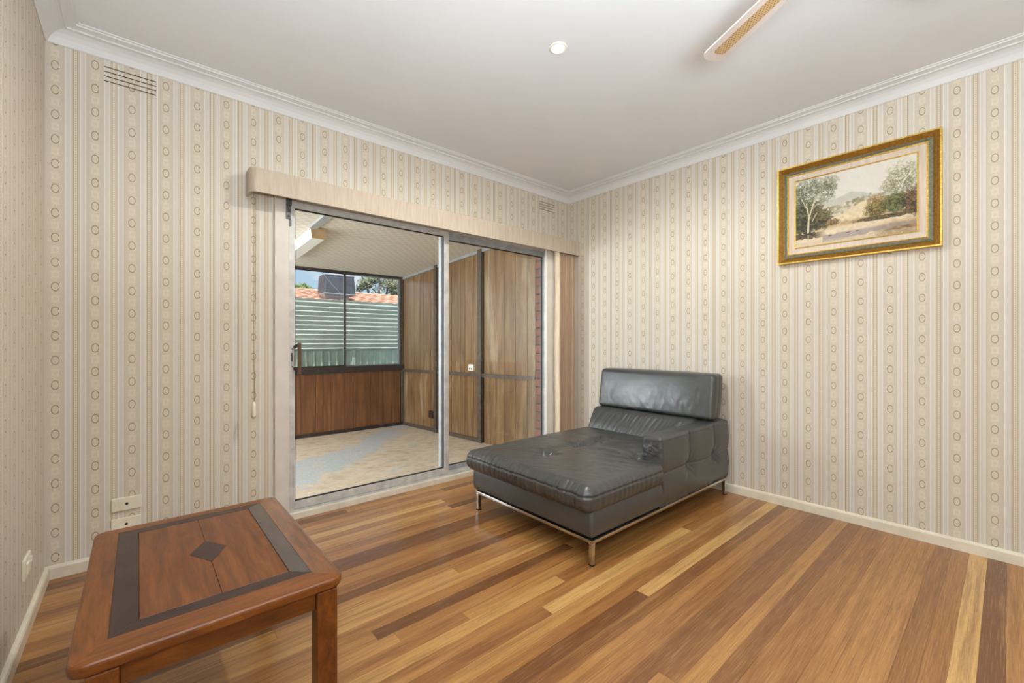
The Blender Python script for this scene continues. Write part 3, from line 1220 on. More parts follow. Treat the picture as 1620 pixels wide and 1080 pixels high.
def corrugated(x0, x1, yo):
    n = 150
    amp, pit = 0.021, 0.0705
    zz = np.linspace(0.99, 1.785, n)
    bm = bmesh.new()
    A = [[bm.verts.new((xx, yo + amp * math.cos((z_ - 0.99) / pit * 2 * math.pi) + th, z_)) for z_ in zz] for xx in (x0, x1) for th in (0, 0.003)]
    for i in range(n - 1):
        bm.faces.new((A[0][i], A[2][i], A[2][i + 1], A[0][i + 1]))
        bm.faces.new((A[1][i], A[1][i + 1], A[3][i + 1], A[3][i]))
    bmesh.ops.recalc_face_normals(bm, faces=bm.faces)
    return bm


for x0, x1, yo in ((-4.9, -2.6, FY - 0.004), (-2.64, -0.30, FY), (-0.36, 2.9, FY - 0.004)):
    o = part('corrugated_sheet', corrugated(x0, x1, yo), MAT['corrugated'], t, smooth=True)
    bm = bmesh.new()
    for k in range(0, 11):
        lathe(bm, [(0.005, 0), (0.005, 0.004)], (x1 - 0.02, yo - 0.016, 1.02 + k * 0.0705), 6)
    part('roofing_screws', bm, MAT['steel_dark'], o)['kind'] = 'stuff'

# neighbour's tiled roof
t = thing('neighbour_house', "low neighbouring house with terracotta tiled roof behind the fence", 'house', (1.5, 11.5, -0.35))
part('wall', B(-9, 16, 9.0, 14.0, -0.35, 2.05), MAT['house_brick'], t)
part('gutter', B(-9.4, 16.4, 8.36, 8.48, 2.06, 2.16, 0.01), MAT['cooler_pale'], t)
nx, ny = 760, 10
xs_ = np.linspace(-6, 10, nx)
V, F = [], []
b0 = 0
for r_ in range(ny):
    ya, yb = 8.4 + r_ * 0.31, 8.4 + (r_ + 1) * 0.31 + 0.03
    for yy, lift in ((ya, 0.045), (ya, 0.0), (yb, 0.0)):
        pass
    za = 2.17 + (ya - 8.4) * 0.185
    zb = 2.17 + (yb - 8.4) * 0.185
    prof = 0.028 * np.abs(np.sin(xs_ * math.pi / 0.30 + (r_ % 2) * 0.6)) ** 0.8
    for yy, zz in ((ya, za - 0.01), (ya, za + 0.035), (yb, zb + 0.012)):
        V.append(np.stack([xs_, np.full(nx, yy), zz + prof], -1))
    for q in range(2):
        i0 = b0 + q * nx + np.arange(nx - 1)
        F.append(np.stack([i0, i0 + 1, i0 + nx + 1, i0 + nx], -1))
    b0 += 3 * nx
o = np_mesh('roof_tiles', np.concatenate(V), np.concatenate(F), MAT['terracotta'], t, smooth=False)
o['kind'] = 'stuff'
bm = bmesh.new()
x = -6.0
while x < 10:
    tube(bm, [(x, 11.5, 2.735), (x + 0.42, 11.5, 2.745)], 0.075, 8)
    x += 0.40
o = part('ridge_caps', bm, MAT['terracotta'], t, smooth=True)
o['kind'] = 'stuff'

t = thing('evaporative_cooler', 'grey louvred evaporative cooler standing on the terracotta roof', 'cooler', (0.54, 8.9, 2.3))
KX0, KX1, KY0, KY1, KZ0, KZ1 = 0.22, 1.02, 8.45, 9.0, 2.39, 2.84
part('duct_base', hexa(bmesh.new(), [(0.30, 8.60, 2.17), (0.84, 8.60, 2.17), (0.84, 8.95, 2.25), (0.30, 8.95, 2.25), (0.24, 8.53, 2.37), (0.90, 8.53, 2.37), (0.90, 9.0, 2.37), (0.24, 9.0, 2.37)]), MAT['cooler_pale'], t, label='pale metal duct base')
part('body', hexa(bmesh.new(), [(KX0, KY0, KZ0), (KX1, KY0, KZ0), (KX1, KY1, KZ0), (KX0, KY1, KZ0), (KX0 + .03, KY0 + .03, KZ1), (KX1 - .03, KY0 + .03, KZ1), (KX1 - .03, KY1 - .03, KZ1), (KX0 + .03, KY1 - .03, KZ1)]), MAT['cooler'], t)
part('lid', B(KX0 + .02, KX1 - .02, KY0 + .02, KY1 - .02, KZ1, KZ1 + 0.04, 0.015), MAT['cooler'], t)
bm = bmesh.new()
for k in range(14):
    zz = KZ0 + 0.02 + k * 0.030
    q = 0.03 * (zz - KZ0) / (KZ1 - KZ0)
    box(bm, KX0 + 0.02 + q, KX1 - 0.02 - q, KY0 - 0.02 + q, KY0 + 0.002 + q, zz, zz + 0.014)
    box(bm, KX0 - 0.02 + q, KX0 + 0.002 + q, KY0 + 0.02, KY1 - 0.02, zz, zz + 0.014)
o = part('louvre_slats', bm, MAT['cooler'], t)
o['kind'] = 'stuff'
part('tray', B(KX0 - 0.015, KX1 + 0.015, KY0 - 0.02, KY1 + 0.02, KZ0 - 0.03, KZ0 + 0.005, 0.01), MAT['cooler_pale'], t)
o = part('overhead_wire', tube(bmesh.new(), [(-0.05, 8.30, 3.05), (0.10, 8.30, 2.88), (0.35, 8.30, 2.60), (0.58, 8.30, 2.36), (0.62, 8.34, 2.12)], 0.007, 6), MAT['cooler_pale'])
tag(o, 'thin pale wire running down in front of the roof cooler', 'wire')
t = thing('vent_pipe', 'short white vent pipe rising above the neighbouring roof at right', 'pipe', (3.2, 9.6, 2.35))
part('pipe', tube(bmesh.new(), [(3.2, 9.6, 2.36), (3.2, 9.6, 3.25)], 0.06, 12), MAT['white_plastic'], t, smooth=True)
part('cowl', lathe(bmesh.new(), [(0.1, 0), (0.1, 0.03), (0.03, 0.1)], (3.2, 9.6, 3.25), 14), MAT['white_plastic'], t)


def tree(name, label, base, H, crown, nleaf, leaf_m, seed, forks):
    r = random.Random(seed)
    t = thing(name, label, 'tree', base)
    bx, by, bz = base
    bm = bmesh.new()
    tube(bm, [(bx, by, bz), (bx + 0.05, by, bz + H * 0.35), (bx - 0.05, by, bz + H * 0.6)], [0.16, 0.12, 0.09], 8)
    part('trunk', bm, MAT['bark'], t, smooth=True)
    for (dx, dz, s) in forks:
        bm = bmesh.new()
        a = Vector((bx - 0.05, by, bz + H * 0.58))
        b = Vector((bx + dx, by + r.uniform(-0.4, 0.4), bz + H * dz))
        m_ = (a + b) / 2 + Vector((dx * 0.12, 0, -0.08 * H * 0.3))
        tube(bm, [a, m_, b], [0.07 * s, 0.05 * s, 0.02], 6)
        for q in range(3):
            c = m_.lerp(b, r.uniform(0.2, 0.9))
            e = c + Vector((r.uniform(-0.6, 0.6), r.uniform(-0.5, 0.5), r.uniform(0.2, 0.6)))
            tube(bm, [c, (c + e) / 2 + Vector((0.05, 0, 0)), e], [0.03 * s, 0.02, 0.01], 5)
        part('branch', bm, MAT['bark'], t, smooth=True)
    V, F = [], []
    n = 0
    for (cx, cy, cz, rx, rz, cnt) in crown:
        for _ in range(int(cnt * nleaf)):
            d = Vector((r.gauss(0, 1), r.gauss(0, 1), r.gauss(0, 1))).normalized() * (r.random() ** 0.4)
            p = Vector((bx + cx + d.x * rx, by + cy + d.y * rx, bz + cz + d.z * rz))
            a = Vector((r.gauss(0, 1), r.gauss(0, 1), r.gauss(0, 1))).normalized()
            b = a.orthogonal().normalized()
            s = r.uniform(0.035, 0.07)
            V += [p + a * s * 1.5, p + b * s * 0.6, p - a * s * 1.5, p - b * s * 0.6]
            F.append((n, n + 1, n + 2, n + 3))
            n += 4
    o = np_mesh('foliage', np.array([tuple(v) for v in V]), np.array(F), leaf_m, t, smooth=False)
    o['kind'] = 'stuff'
    return t


tree('bushy_tree', 'round bushy green tree left of the roof cooler', (2.25, 18.0, -0.35), 4.2,
     [(0, 0, 3.7, 0.55, 0.42, 1.0), (-0.35, 0, 3.55, 0.4, 0.35, 0.6), (0.35, 0, 3.5, 0.4, 0.3, 0.6), (0.1, 0, 3.0, 0.5, 0.5, 0.6)], 1300, MAT['leaf_bush'], 3, [(-0.3, 0.85, 1), (0.3, 0.86, 1)])
tree('gum_tree', 'open grey green gum tree with forked bare branches right of the roof cooler', (5.1, 16.0, -0.35), 4.6,
     [(-0.75, 0, 4.1, 0.40, 0.26, 0.55), (-0.25, 0, 4.35, 0.45, 0.24, 0.6), (0.45, 0, 4.2, 0.5, 0.26, 0.6), (0.1, 0.3, 3.95, 0.7, 0.35, 0.5), (0.9, 0.2, 3.9, 0.4, 0.35, 0.5), (-1.0, 0, 3.85, 0.2, 0.18, 0.2), (-0.7, 0.5, 3.2, 0.7, 0.2, 0.5), (1.0, 0.4, 3.3, 0.6, 0.25, 0.5), (0.4, 0.5, 3.1, 0.6, 0.25, 0.4)], 420, MAT['leaf_gum'], 5,
     [(-0.75, 0.95, 1.1), (0.35, 1.0, 1.1), (-0.25, 1.0, 0.8)])
tree('slender_gum_tree', 'dark slender gum tree at the right edge behind the window jamb', (7.6, 20.0, -0.35), 5.4,
     [(0.0, 0, 4.9, 0.3, 0.4, 0.5), (0.1, 0, 4.2, 0.4, 0.45, 0.6), (-0.1, 0.2, 3.6, 0.45, 0.4, 0.5)], 500, MAT['leaf_gum'], 9, [(0.1, 0.95, 1.0), (-0.15, 0.9, 0.8)])

# ================================================================== THINGS IN THE ROOM
# ------------------------------------------------------------------ pelmet
PX0, PX1, PY, PZ0, PZ1 = -2.888, -0.002, -0.152, 2.000, 2.140
t = thing('pelmet', 'long beige cloth covered pelmet with a rounded end above the sliding door', 'pelmet', ((PX0 + PX1) / 2, 0, PZ0))
out = []
r_ = 0.045
out.append((PX0, -0.0005))
for k in range(9):
    a = math.pi + k / 8 * math.pi / 2
    out.append((PX0 + r_ + r_ * math.cos(a), PY + r_ + r_ * math.sin(a)))
out.append((PX1, PY))
th = 0.012
inn = [(PX1, PY + th)]
for k in range(9):
    a = 1.5 * math.pi - k / 8 * math.pi / 2
    inn.append((PX0 + r_ + (r_ - th) * math.cos(a), PY + r_ + (r_ - th) * math.sin(a)))
inn.append((PX0 + th, -0.0005))
bm = bmesh.new()
loop = out + inn
n = len(out)
v0 = [bm.verts.new((p[0], p[1], PZ0)) for p in out]
v1 = [bm.verts.new((p[0], p[1], PZ1)) for p in out]
inn = inn[::-1]
u0 = [bm.verts.new((p[0], p[1], PZ0)) for p in inn]
u1 = [bm.verts.new((p[0], p[1], PZ1)) for p in inn]
for i in range(n - 1):
    bm.faces.new((v0[i], v0[i + 1], v1[i + 1], v1[i]))
    bm.faces.new((u0[i + 1], u0[i], u1[i], u1[i + 1]))
    bm.faces.new((v0[i], u0[i], u0[i + 1], v0[i + 1]))
    bm.faces.new((v1[i], v1[i + 1], u1[i + 1], u1[i]))
bm.faces.new((v0[0], v1[0], u1[0], u0[0]))
bm.faces.new((v0[-1], u0[-1], u1[-1], v1[-1]))
bmesh.ops.recalc_face_normals(bm, faces=bm.faces)
part('front_board', bm, MAT['pelmet'], t)
part('top_board', B(PX0 + 0.03, PX1, -0.135, -0.0005, PZ1 - 0.014, PZ1 - 0.002), MAT['pelmet'], t)

# ------------------------------------------------------------------ vertical blind, drawn to the right
t = thing('vertical_blind', 'tan vertical blind slats stacked at the right end of the door under the pelmet', 'blind', (-0.12, -0.08, 0.04))
part('head_rail', B(PX0 + 0.03, -0.01, -0.098, -0.062, 2.070, 2.110, 0.003), MAT['white_plastic'], t)
ms = [MAT['slat_b'], MAT['slat_a'], MAT['slat_c'], MAT['slat_a'], MAT['slat_a'], MAT['slat_b'], MAT['slat_a'], MAT['slat_c'], MAT['slat_a'], MAT['slat_b'], MAT['slat_a']]
for i in range(11):
    cx = -0.256 + i * 0.0222
    ang = math.radians(78 - (6 if i in (2, 5) else 0) + rr.uniform(-3, 3))
    bm = bmesh.new()
    ca, sa = math.cos(ang), math.sin(ang)
    ring = []
    K = 6
    for s_ in range(K + 1):
        q = (s_ / K - 0.5)
        bow = 0.006 * (1 - (2 * q) ** 2)
        ring.append((cx + q * 0.089 * ca - bow * sa, -0.080 + q * 0.089 * sa + bow * ca))
    nz = 14
    rows = []
    for zi in range(nz + 1):
        zz = 0.05 + (2.065 - 0.05) * zi / nz
        wob = 0.003 * math.sin(zi * 0.7 + i)
        rows.append(([bm.verts.new((p[0] + wob, p[1], zz)) for p in ring], [bm.verts.new((p[0] + wob + 0.0012, p[1] + 0.0004, zz)) for p in ring]))
    for (a, b), (c, d) in zip(rows, rows[1:]):
        for k in range(K):
            bm.faces.new((a[k], a[k + 1], c[k + 1], c[k]))
            bm.faces.new((b[k + 1], b[k], d[k], d[k + 1]))
    bmesh.ops.recalc_face_normals(bm, faces=bm.faces)
    part('slat', bm, ms[i], t, smooth=True)
# bead chain and cord weight at the left end of the head rail
bm = bmesh.new()
tube(bm, [(-2.860, -0.095, 2.07), (-2.860, -0.095, 1.4), (-2.860, -0.095, 0.775)], 0.0016, 6)
tube(bm, [(-2.850, -0.095, 2.07), (-2.852, -0.095, 1.4), (-2.858, -0.095, 0.775)], 0.0012, 6)
part('control_cord', bm, plain('cord', (150, 134, 110), 0.7), t)
part('cord_weight', tube(bmesh.new(), [(-2.861, -0.095, 0.78), (-2.861, -0.095, 0.765), (-2.861, -0.095, 0.70), (-2.861, -0.095, 0.685)], [0.005, 0.010, 0.012, 0.009], 12), MAT['plastic'], t, smooth=True)
# the bead loop hanging close to the wall
bm = bmesh.new()
tube(bm, [(-2.945, -0.004, 1.985), (-2.95, -0.003, 1.2), (-2.975, -0.003, 0.62)], 0.0012, 5)

# ------------------------------------------------------------------ downlight
t = thing('downlight', 'small round lit recessed downlight in the white ceiling', 'light', (DL[0], DL[1], ZC))
part('trim_ring', lathe(bmesh.new(), [(0.036, -0.001), (0.047, -0.001), (0.046, -0.006), (0.040, -0.008), (0.036, -0.006)], (DL[0], DL[1], ZC), 36), MAT['white_plastic'], t, smooth=True)
part('lens', lathe(bmesh.new(), [(0.036, -0.001), (0.036, -0.005), (0.020, -0.008), (0.004, -0.009)], (DL[0], DL[1], ZC), 36), MAT['lens'], t, smooth=True)

# ------------------------------------------------------------------ ceiling fan
FC = (-1.733, -2.66)
ZB = 2.385
t = thing('ceiling_fan', 'ceiling fan with pale lacquered blades inset with woven cane panels', 'fan', (FC[0], FC[1], ZC))
part('canopy', lathe(bmesh.new(), [(0.02, -0.075), (0.05, -0.06), (0.065, -0.02), (0.068, -0.0005)], (FC[0], FC[1], ZC), 28), MAT['fan_white'], t, smooth=True)
part('down_rod', tube(bmesh.new(), [(FC[0], FC[1], ZC - 0.07), (FC[0], FC[1], ZB + 0.06)], 0.011, 12), MAT['fan_white'], t, smooth=True)
part('motor_housing', lathe(bmesh.new(), [(0.03, -0.075), (0.08, -0.06), (0.10, -0.02), (0.10, 0.03), (0.07, 0.06), (0.02, 0.075)], (FC[0], FC[1], ZB + 0.01), 32), MAT['fan_white'], t, smooth=True)


def stadium(L0, L1, w0, w1, rnd, n=8):
    """blade outline along +x from L0 to L1, tapering w0 to w1, rounded far end"""
    pts = [(L0, -w0 / 2)]
    for k in range(n + 1):
        a = -math.pi / 2 + k / n * math.pi / 2
        pts.append((L1 - rnd + rnd * math.cos(a), -w1 / 2 + rnd + rnd * math.sin(a)))
    for k in range(n + 1):
        a = k / n * math.pi / 2
        pts.append((L1 - rnd + rnd * math.cos(a), w1 / 2 - rnd + rnd * math.sin(a)))
    pts.append((L0, w0 / 2))
    return pts


def flat(pts, z0, z1, bev=0.0):
    bm = bmesh.new()
    prism(bm, pts, 2, z0, z1)
    return bm


blade_me = bpy.data.meshes.new('blade')
bm = flat(stadium(0.17, 0.605, 0.092, 0.112, 0.045), -0.003, 0.003)
bm.to_mesh(blade_me); bm.free()
blade_me.materials.append(MAT['fan_white'])
ins = stadium(0.215, 0.558, 0.042, 0.050, 0.020)
ins = ins[:-1] + [(0.215, 0.021)]
inset_me = bpy.data.meshes.new('cane_inset')
bm = flat(ins, -0.0048, -0.0028)
bm.to_mesh(inset_me); bm.free()
inset_me.materials.append(MAT['rattan'])
iron_me = bpy.data.meshes.new('blade_iron')
bm = bmesh.new()
box(bm, 0.07, 0.20, -0.016, 0.016, 0.003, 0.009, 0.003)
box(bm, 0.16, 0.215, -0.034, 0.034, 0.003, 0.008, 0.003)
bm.to_mesh(iron_me); bm.free()
iron_me.materials.append(MAT['gold'])
th0 = math.atan2(0.881, 0.472)
for k in range(4):
    b_ = bpy.data.objects.new('blade', blade_me)
    COL.objects.link(b_)
    b_.parent = t
    b_.location = (0, 0, ZB - ZC)
    b_.rotation_euler = (math.radians(1.5), 0, th0 + k * math.pi / 2)
    for nm, me_ in (('cane_inset', inset_me), ('blade_iron', iron_me)):
        c_ = bpy.data.objects.new(nm, me_)
        COL.objects.link(c_)
        c_.parent = b_

# ------------------------------------------------------------------ picture
t = thing('framed_painting', 'landscape oil painting with gum trees in an antique gold frame', 'painting', (-0.001, -2.355, 1.66))
PY0, PY1, PZa, PZb = -1.953, -2.758, 1.660, 2.310


def ringframe(d0, d1, xa, xb, xc=None):
    """frame ring between inset d0 and d1; front surface from depth xa (outer) to xb (inner), back at -0.002"""
    bm = bmesh.new()
    def rect(d):
        return [(PY0 - d, PZa + d), (PY1 + d, PZa + d), (PY1 + d, PZb - d), (PY0 - d, PZb - d)]
    o_, i_ = rect(d0), rect(d1)
    fo = [bm.verts.new((xa, p[0], p[1])) for p in o_]
    fi = [bm.verts.new((xb, p[0], p[1])) for p in i_]
    bo = [bm.verts.new((-0.002, p[0], p[1])) for p in o_]
    bi = [bm.verts.new((-0.002, p[0], p[1])) for p in i_]
    for k in range(4):
        q = (k + 1) % 4
        bm.faces.new((fo[k], fo[q], fi[q], fi[k]))
        bm.faces.new((bo[k], bo[q], fo[q], fo[k]))
        bm.faces.new((fi[k], fi[q], bi[q], bi[k]))
    bmesh.ops.recalc_face_normals(bm, faces=bm.faces)
    return bm


part('outer_rim', ringframe(0.0, 0.008, -0.046, -0.046), MAT['gold'], t, label='bright gold outer rim')
part('scoop', ringframe(0.008, 0.036, -0.042, -0.024), MAT['gold_brown'], t, label='brown gold scooped moulding')
part('green_band', ringframe(0.036, 0.046, -0.027, -0.030), MAT['frame_green'], t, label='grey green band')
part('green_band', ringframe(0.046, 0.056, -0.026, -0.027), MAT['frame_green'], t, label='grey green band')
bead = part('gold_bead', ringframe(0.056, 0.063, -0.031, -0.029), MAT['gold'], t, label='beaded gold strip')
bm = bmesh.new()
dd = 0.0595
ca_ = [(PY0 - dd, PZa + dd), (PY1 + dd, PZa + dd), (PY1 + dd, PZb - dd), (PY0 - dd, PZb - dd)]
for k in range(4):
    a, b = ca_[k], ca_[(k + 1) % 4]
    L = math.dist(a, b)
    m_ = int(L / 0.0085)
    for q in range(m_):
        s_ = (q + 0.5) / m_
        c = (-0.0305, a[0] + (b[0] - a[0]) * s_, a[1] + (b[1] - a[1]) * s_)
        bmesh.ops.create_icosphere(bm, subdivisions=1, radius=0.0036, matrix=Matrix.Translation(c))
o = part('bead_row', bm, MAT['gold'], bead, smooth=True)
part('linen_slip', ringframe(0.063, 0.0965, -0.024, -0.021), MAT['linen'], t, label='pale linen slip')
part('inner_slip', ringframe(0.0965, 0.1035, -0.025, -0.022), MAT['gold'], t, label='narrow gold inner slip')


def paint():
    Wd, Hd = 330, 246
    u, v = np.meshgrid(np.linspace(0, 1, Wd), np.linspace(0, 1, Hd))   # v from the top
    P = np.stack([u.ravel() * 1.34, v.ravel(), np.zeros(u.size)], -1)
    def nz(s, seed): return vnoise(P, s, seed).reshape(u.shape)
    n1, n2, n3, n4, n5 = nz(3, 1), nz(9, 2), nz(22, 3), nz(50, 4), nz(7, 6)
    r = np.random.default_rng(5)
    grain = r.uniform(-1, 1, u.shape)

    def dabs(cell):
        """brush-dab noise: random values on a coarse lattice, smoothly enlarged"""
        a = r.normal(0, 0.75, (int(Hd / cell) + 4, int(Wd / cell) + 4))
        fy, fx = np.arange(Hd) / cell, np.arange(Wd) / cell
        iy, ix = fy.astype(int), fx.astype(int)
        ty, tx = (fy - iy)[:, None], (fx - ix)[None, :]
        ty, tx = ty * ty * (3 - 2 * ty), tx * tx * (3 - 2 * tx)
        A = lambda dy, dx: a[np.ix_(iy + dy, ix + dx)]
        return (A(0, 0) * (1 - ty) + A(1, 0) * ty) * (1 - tx) + (A(0, 1) * (1 - ty) + A(1, 1) * ty) * tx
    n3 = 0.4 * n3 + 0.8 * dabs(7.0)
    n4 = 0.3 * n4 + 0.9 * dabs(3.2)
    n6 = dabs(1.9)
    C = np.zeros(u.shape + (3,))
    C[:] = np.array([222, 217, 208])
    C += (n1 * 6 + n2 * 3)[..., None] + (0.35 - v)[..., None] * np.array([6, 4, 2])
    def over(mask, col, var=0.0, vn=None):
        m = np.clip(mask, 0, 1)[..., None]
        col = np.array(col, float)[None, None, :]
        if vn is not None:
            col = col + (vn * var)[..., None] * np.array([1, 1, 0.85])
        C[:] = C * (1 - m) + col * m
    sm = lambda x, a, b: np.clip((x - a) / (b - a), 0, 1) ** 2 * (3 - 2 * np.clip((x - a) / (b - a), 0, 1))
    # distant range and field
    ridge = 0.36 + 0.035 * np.sin(u * 9 + 0.6) + 0.02 * np.sin(u * 21) + 0.015 * n2
    over(sm(v, ridge, ridge + 0.03) * 0.75, (186, 184, 172), 10, n2)
    over(sm(v, ridge + 0.07, ridge + 0.16) * 0.9, (208, 198, 176), 10, n2)
    # mid-distance small trees
    band = 0.535 + 0.02 * n2 - 0.09 * sm(u, 0.40, 0.66)
    over((np.abs(v - band) < 0.055 + 0.03 * n3) * (u > 0.24) * (u < 0.66) * sm(n3 + 0.5 * n4, -0.5, 0.5) * 0.7, (138, 130, 96), 24, n4)
    over((((u - .56) / .05) ** 2 + ((v - .47) / .06) ** 2 < 1 + n3) * 0.6, (142, 132, 98), 20, n4)
    # sunlit slope
    slope = 0.62 - 0.16 * sm(u, 0.35, 0.64) + 0.012 * n2
    over(sm(v, slope, slope + 0.03) * (u > 0.2), (222, 204, 170), 10, n3)
    # banks and the pale creek bed
    over(sm(v, 0.70 - 0.05 * u + 0.02 * n2, 0.76 - 0.05 * u) , (186, 160, 124), 18, n3)
    over(sm(v, 0.77 - 0.06 * u + 0.02 * n3, 0.83 - 0.06 * u), (220, 202, 172), 10, n3)
    # trees on the left
    def mass(cx, cy, rx, ry, dark, light, dens=1.0, edge=0.45, seed=0):
        q = ((u - cx) / rx) ** 2 + ((v - cy) / ry) ** 2
        m = sm(1.05 - q + edge * (n3 * 0.75 + n4 * 0.45 + n6 * 0.3 + 0.4 * n2), -0.05, 0.5) * dens
        tone = sm(n3 * 0.55 + n4 * 0.65 + n6 * 0.45 + (cy - v) / ry * 0.4 + grain * 0.1, -0.8, 0.9)
        col = np.array(dark)[None, None] * (1 - tone[..., None]) + np.array(light)[None, None] * tone[..., None]
        C[:] = C * (1 - m[..., None]) + col * m[..., None]
    mass(0.08, 0.56, 0.20, 0.30, (44, 46, 30), (112, 110, 74))
    mass(0.22, 0.62, 0.12, 0.17, (52, 50, 32), (122, 112, 74))
    mass(0.03, 0.20, 0.12, 0.22, (58, 66, 44), (170, 172, 146), 0.85, 0.8)
    mass(0.16, 0.14, 0.13, 0.17, (66, 76, 52), (192, 192, 170), 0.8, 0.9)
    mass(0.30, 0.16, 0.09, 0.17, (74, 80, 52), (186, 184, 156), 0.8, 0.9)
    mass(0.23, 0.30, 0.11, 0.12, (72, 78, 52), (196, 194, 170), 0.65, 1.0)
    mass(0.34, 0.70, 0.07, 0.05, (92, 78, 50), (160, 132, 88))
    # trees on the right
    mass(0.90, 0.26, 0.15, 0.23, (104, 104, 74), (222, 216, 192), 0.85, 0.9)
    mass(0.80, 0.34, 0.08, 0.12, (112, 108, 74), (214, 206, 178), 0.7, 0.9)
    mass(0.72, 0.50, 0.10, 0.09, (112, 90, 58), (186, 164, 118), 0.85, 0.7)
    mass(0.70, 0.62, 0.10, 0.12, (80, 70, 38), (164, 142, 88))
    mass(0.86, 0.58, 0.12, 0.14, (58, 62, 34), (128, 128, 82))
    mass(0.98, 0.60, 0.09, 0.20, (62, 48, 32), (132, 104, 70))
    mass(0.74, 0.745, 0.24, 0.035, (54, 48, 30), (112, 98, 62), 0.9, 0.5)
    # foreground
    over(sm(v, 0.80 - 0.04 * u, 0.92) * sm(u, 0.62, 0.85) * 0.9, (142, 112, 74), 30, n3)
    over(sm(v, 0.84, 0.88) * (np.abs(v - 0.9 + 0.12 * (u - 0.5)) < 0.05 + 0.02 * n2) * (u > 0.25) * 0.75, (158, 146, 144), 14, n5)
    over(sm(1 - u / 0.30, 0, 0.5) * (np.abs(v - 0.845) < 0.045 + 0.02 * n3) * 0.85, (70, 60, 42), 24, n4)
    over((v > 0.94) * 0.5, (196, 182, 160), 16, n4)
    # pale trunks with forks and their reflection
    def stroke(x0, y0, x1, y1, w0, w1, col, a=0.95):
        d = np.array([x1 - x0, y1 - y0]); L2 = d @ d
        s = np.clip(((u - x0) * d[0] + (v - y0) * d[1]) / L2, 0, 1)
        dist = np.sqrt((u - x0 - s * d[0]) ** 2 + (v - y0 - s * d[1]) ** 2)
        wdt = w0 + (w1 - w0) * s
        over((1 - sm(dist, wdt * 0.6, wdt)) * a, col, 16, n4)
    pale = (214, 202, 174)
    stroke(0.115, 0.80, 0.125, 0.56, 0.013, 0.010, pale)
    stroke(0.125, 0.58, 0.185, 0.30, 0.010, 0.005, pale)
    stroke(0.125, 0.58, 0.10, 0.36, 0.008, 0.004, pale)
    stroke(0.165, 0.40, 0.24, 0.22, 0.006, 0.003, pale)
    stroke(0.16, 0.46, 0.20, 0.40, 0.005, 0.003, pale)
    stroke(0.105, 0.44, 0.05, 0.26, 0.005, 0.003, pale)
    stroke(0.155, 0.64, 0.20, 0.52, 0.006, 0.003, pale)
    stroke(0.075, 0.80, 0.085, 0.60, 0.009, 0.006, (70, 58, 42))
    stroke(0.118, 0.84, 0.116, 0.93, 0.011, 0.008, (200, 184, 150), 0.6)
    stroke(0.88, 0.44, 0.93, 0.22, 0.006, 0.003, (232, 224, 200), 0.8)
    stroke(0.91, 0.32, 0.98, 0.18, 0.004, 0.002, (232, 224, 200), 0.8)
    stroke(0.90, 0.40, 0.84, 0.24, 0.004, 0.002, (232, 224, 200), 0.7)
    for bx in (0.32, 0.475, 0.55):
        stroke(bx - 0.012, 0.905 - 0.04 * bx, bx + 0.012, 0.90 - 0.04 * bx, 0.007, 0.004, (60, 48, 36), 0.9)
    C[:] = C + grain[..., None] * 4
    C = 128 + (C - 128) * 1.08
    C = np.clip(C * 0.91, 0, 255) / 255.0
    L = np.where(C <= 0.04045, C / 12.92, ((C + 0.055) / 1.055) ** 2.4)
    y0, y1, z0, z1 = PY0 - 0.1035, PY1 + 0.1035, PZa + 0.1035, PZb - 0.1035
    V = np.stack([np.full(u.size, -0.0205), (y0 + (y1 - y0) * u).ravel(), (z1 + (z0 - z1) * v).ravel()], -1)
    idx = np.arange(Wd * Hd).reshape(Hd, Wd)
    F = np.stack([idx[:-1, :-1], idx[1:, :-1], idx[1:, 1:], idx[:-1, 1:]], -1).reshape(-1, 4)
    o = np_mesh('canvas', V, F, MAT['canvas'], t, smooth=False)
    ca = o.data.color_attributes.new('paint', 'FLOAT_COLOR', 'POINT')
    ca.data.foreach_set('color', np.concatenate([L.reshape(-1, 3), np.ones((u.size, 1))], 1).astype(np.float32).ravel())


paint()

# ------------------------------------------------------------------ chaise longue
t = thing('chaise_longue', 'dark grey leather chaise longue with one arm, raised headrest and chrome legs', 'sofa', (-0.83, -1.12, 0.0))
LE = MAT['leather']


def nearline(a, b, P, ax0, ax1):
    """distance of points (cols ax0,ax1) to a segment"""
    p = P[:, [ax0, ax1]]
    a, b = np.array(a), np.array(b)
    d = b - a
    s = np.clip(((p - a) @ d) / (d @ d), 0, 1)
    return np.linalg.norm(p - a - s[:, None] * d, axis=1), s


g = lambda d, w: np.exp(-(d / w) ** 2)


def lobes(y, lo, hi, gmin, gmax, seed):
    """puffy folds of irregular width separated by sharp creases; about 0 in a crease, up to the fold's width"""
    r = np.random.default_rng(seed)
    pos = [lo]
    while pos[-1] < hi:
        pos.append(pos[-1] + r.uniform(gmin, gmax) * (1.0 if r.random() < 0.75 else 1.6))
    pos = np.array(pos)
    k = np.clip(np.searchsorted(pos, y) - 1, 0, len(pos) - 2)
    gap = pos[k + 1] - pos[k]
    tt = np.clip((y - pos[k]) / gap, 0, 1)
    return np.sqrt(np.clip(np.sin(tt * math.pi), 0, 1)) * gap * r.uniform(0.5, 1.0, len(pos))[k]


def ridged(P, f, seed):
    """sharp irregular folds, about -0.5 to 1"""
    a = vnoise(P, f, seed)
    return (1 - np.abs(np.clip(a * 2.2, -1, 1))) * 1.5 - 0.6


# base box
def d_base(p, n):
    p = p.copy()
    bul = 0.010 * np.sin(np.clip((p[:, 2] - 0.125) / 0.145, 0, 1) * math.pi)
    p[:, 0] -= np.where(n[:, 0] < -0.3, bul, 0)
    p[:, 1] -= np.where(n[:, 1] < -0.3, bul, 0)
    p += n * (0.0015 * vnoise(p, 3, 1))[:, None]
    return p


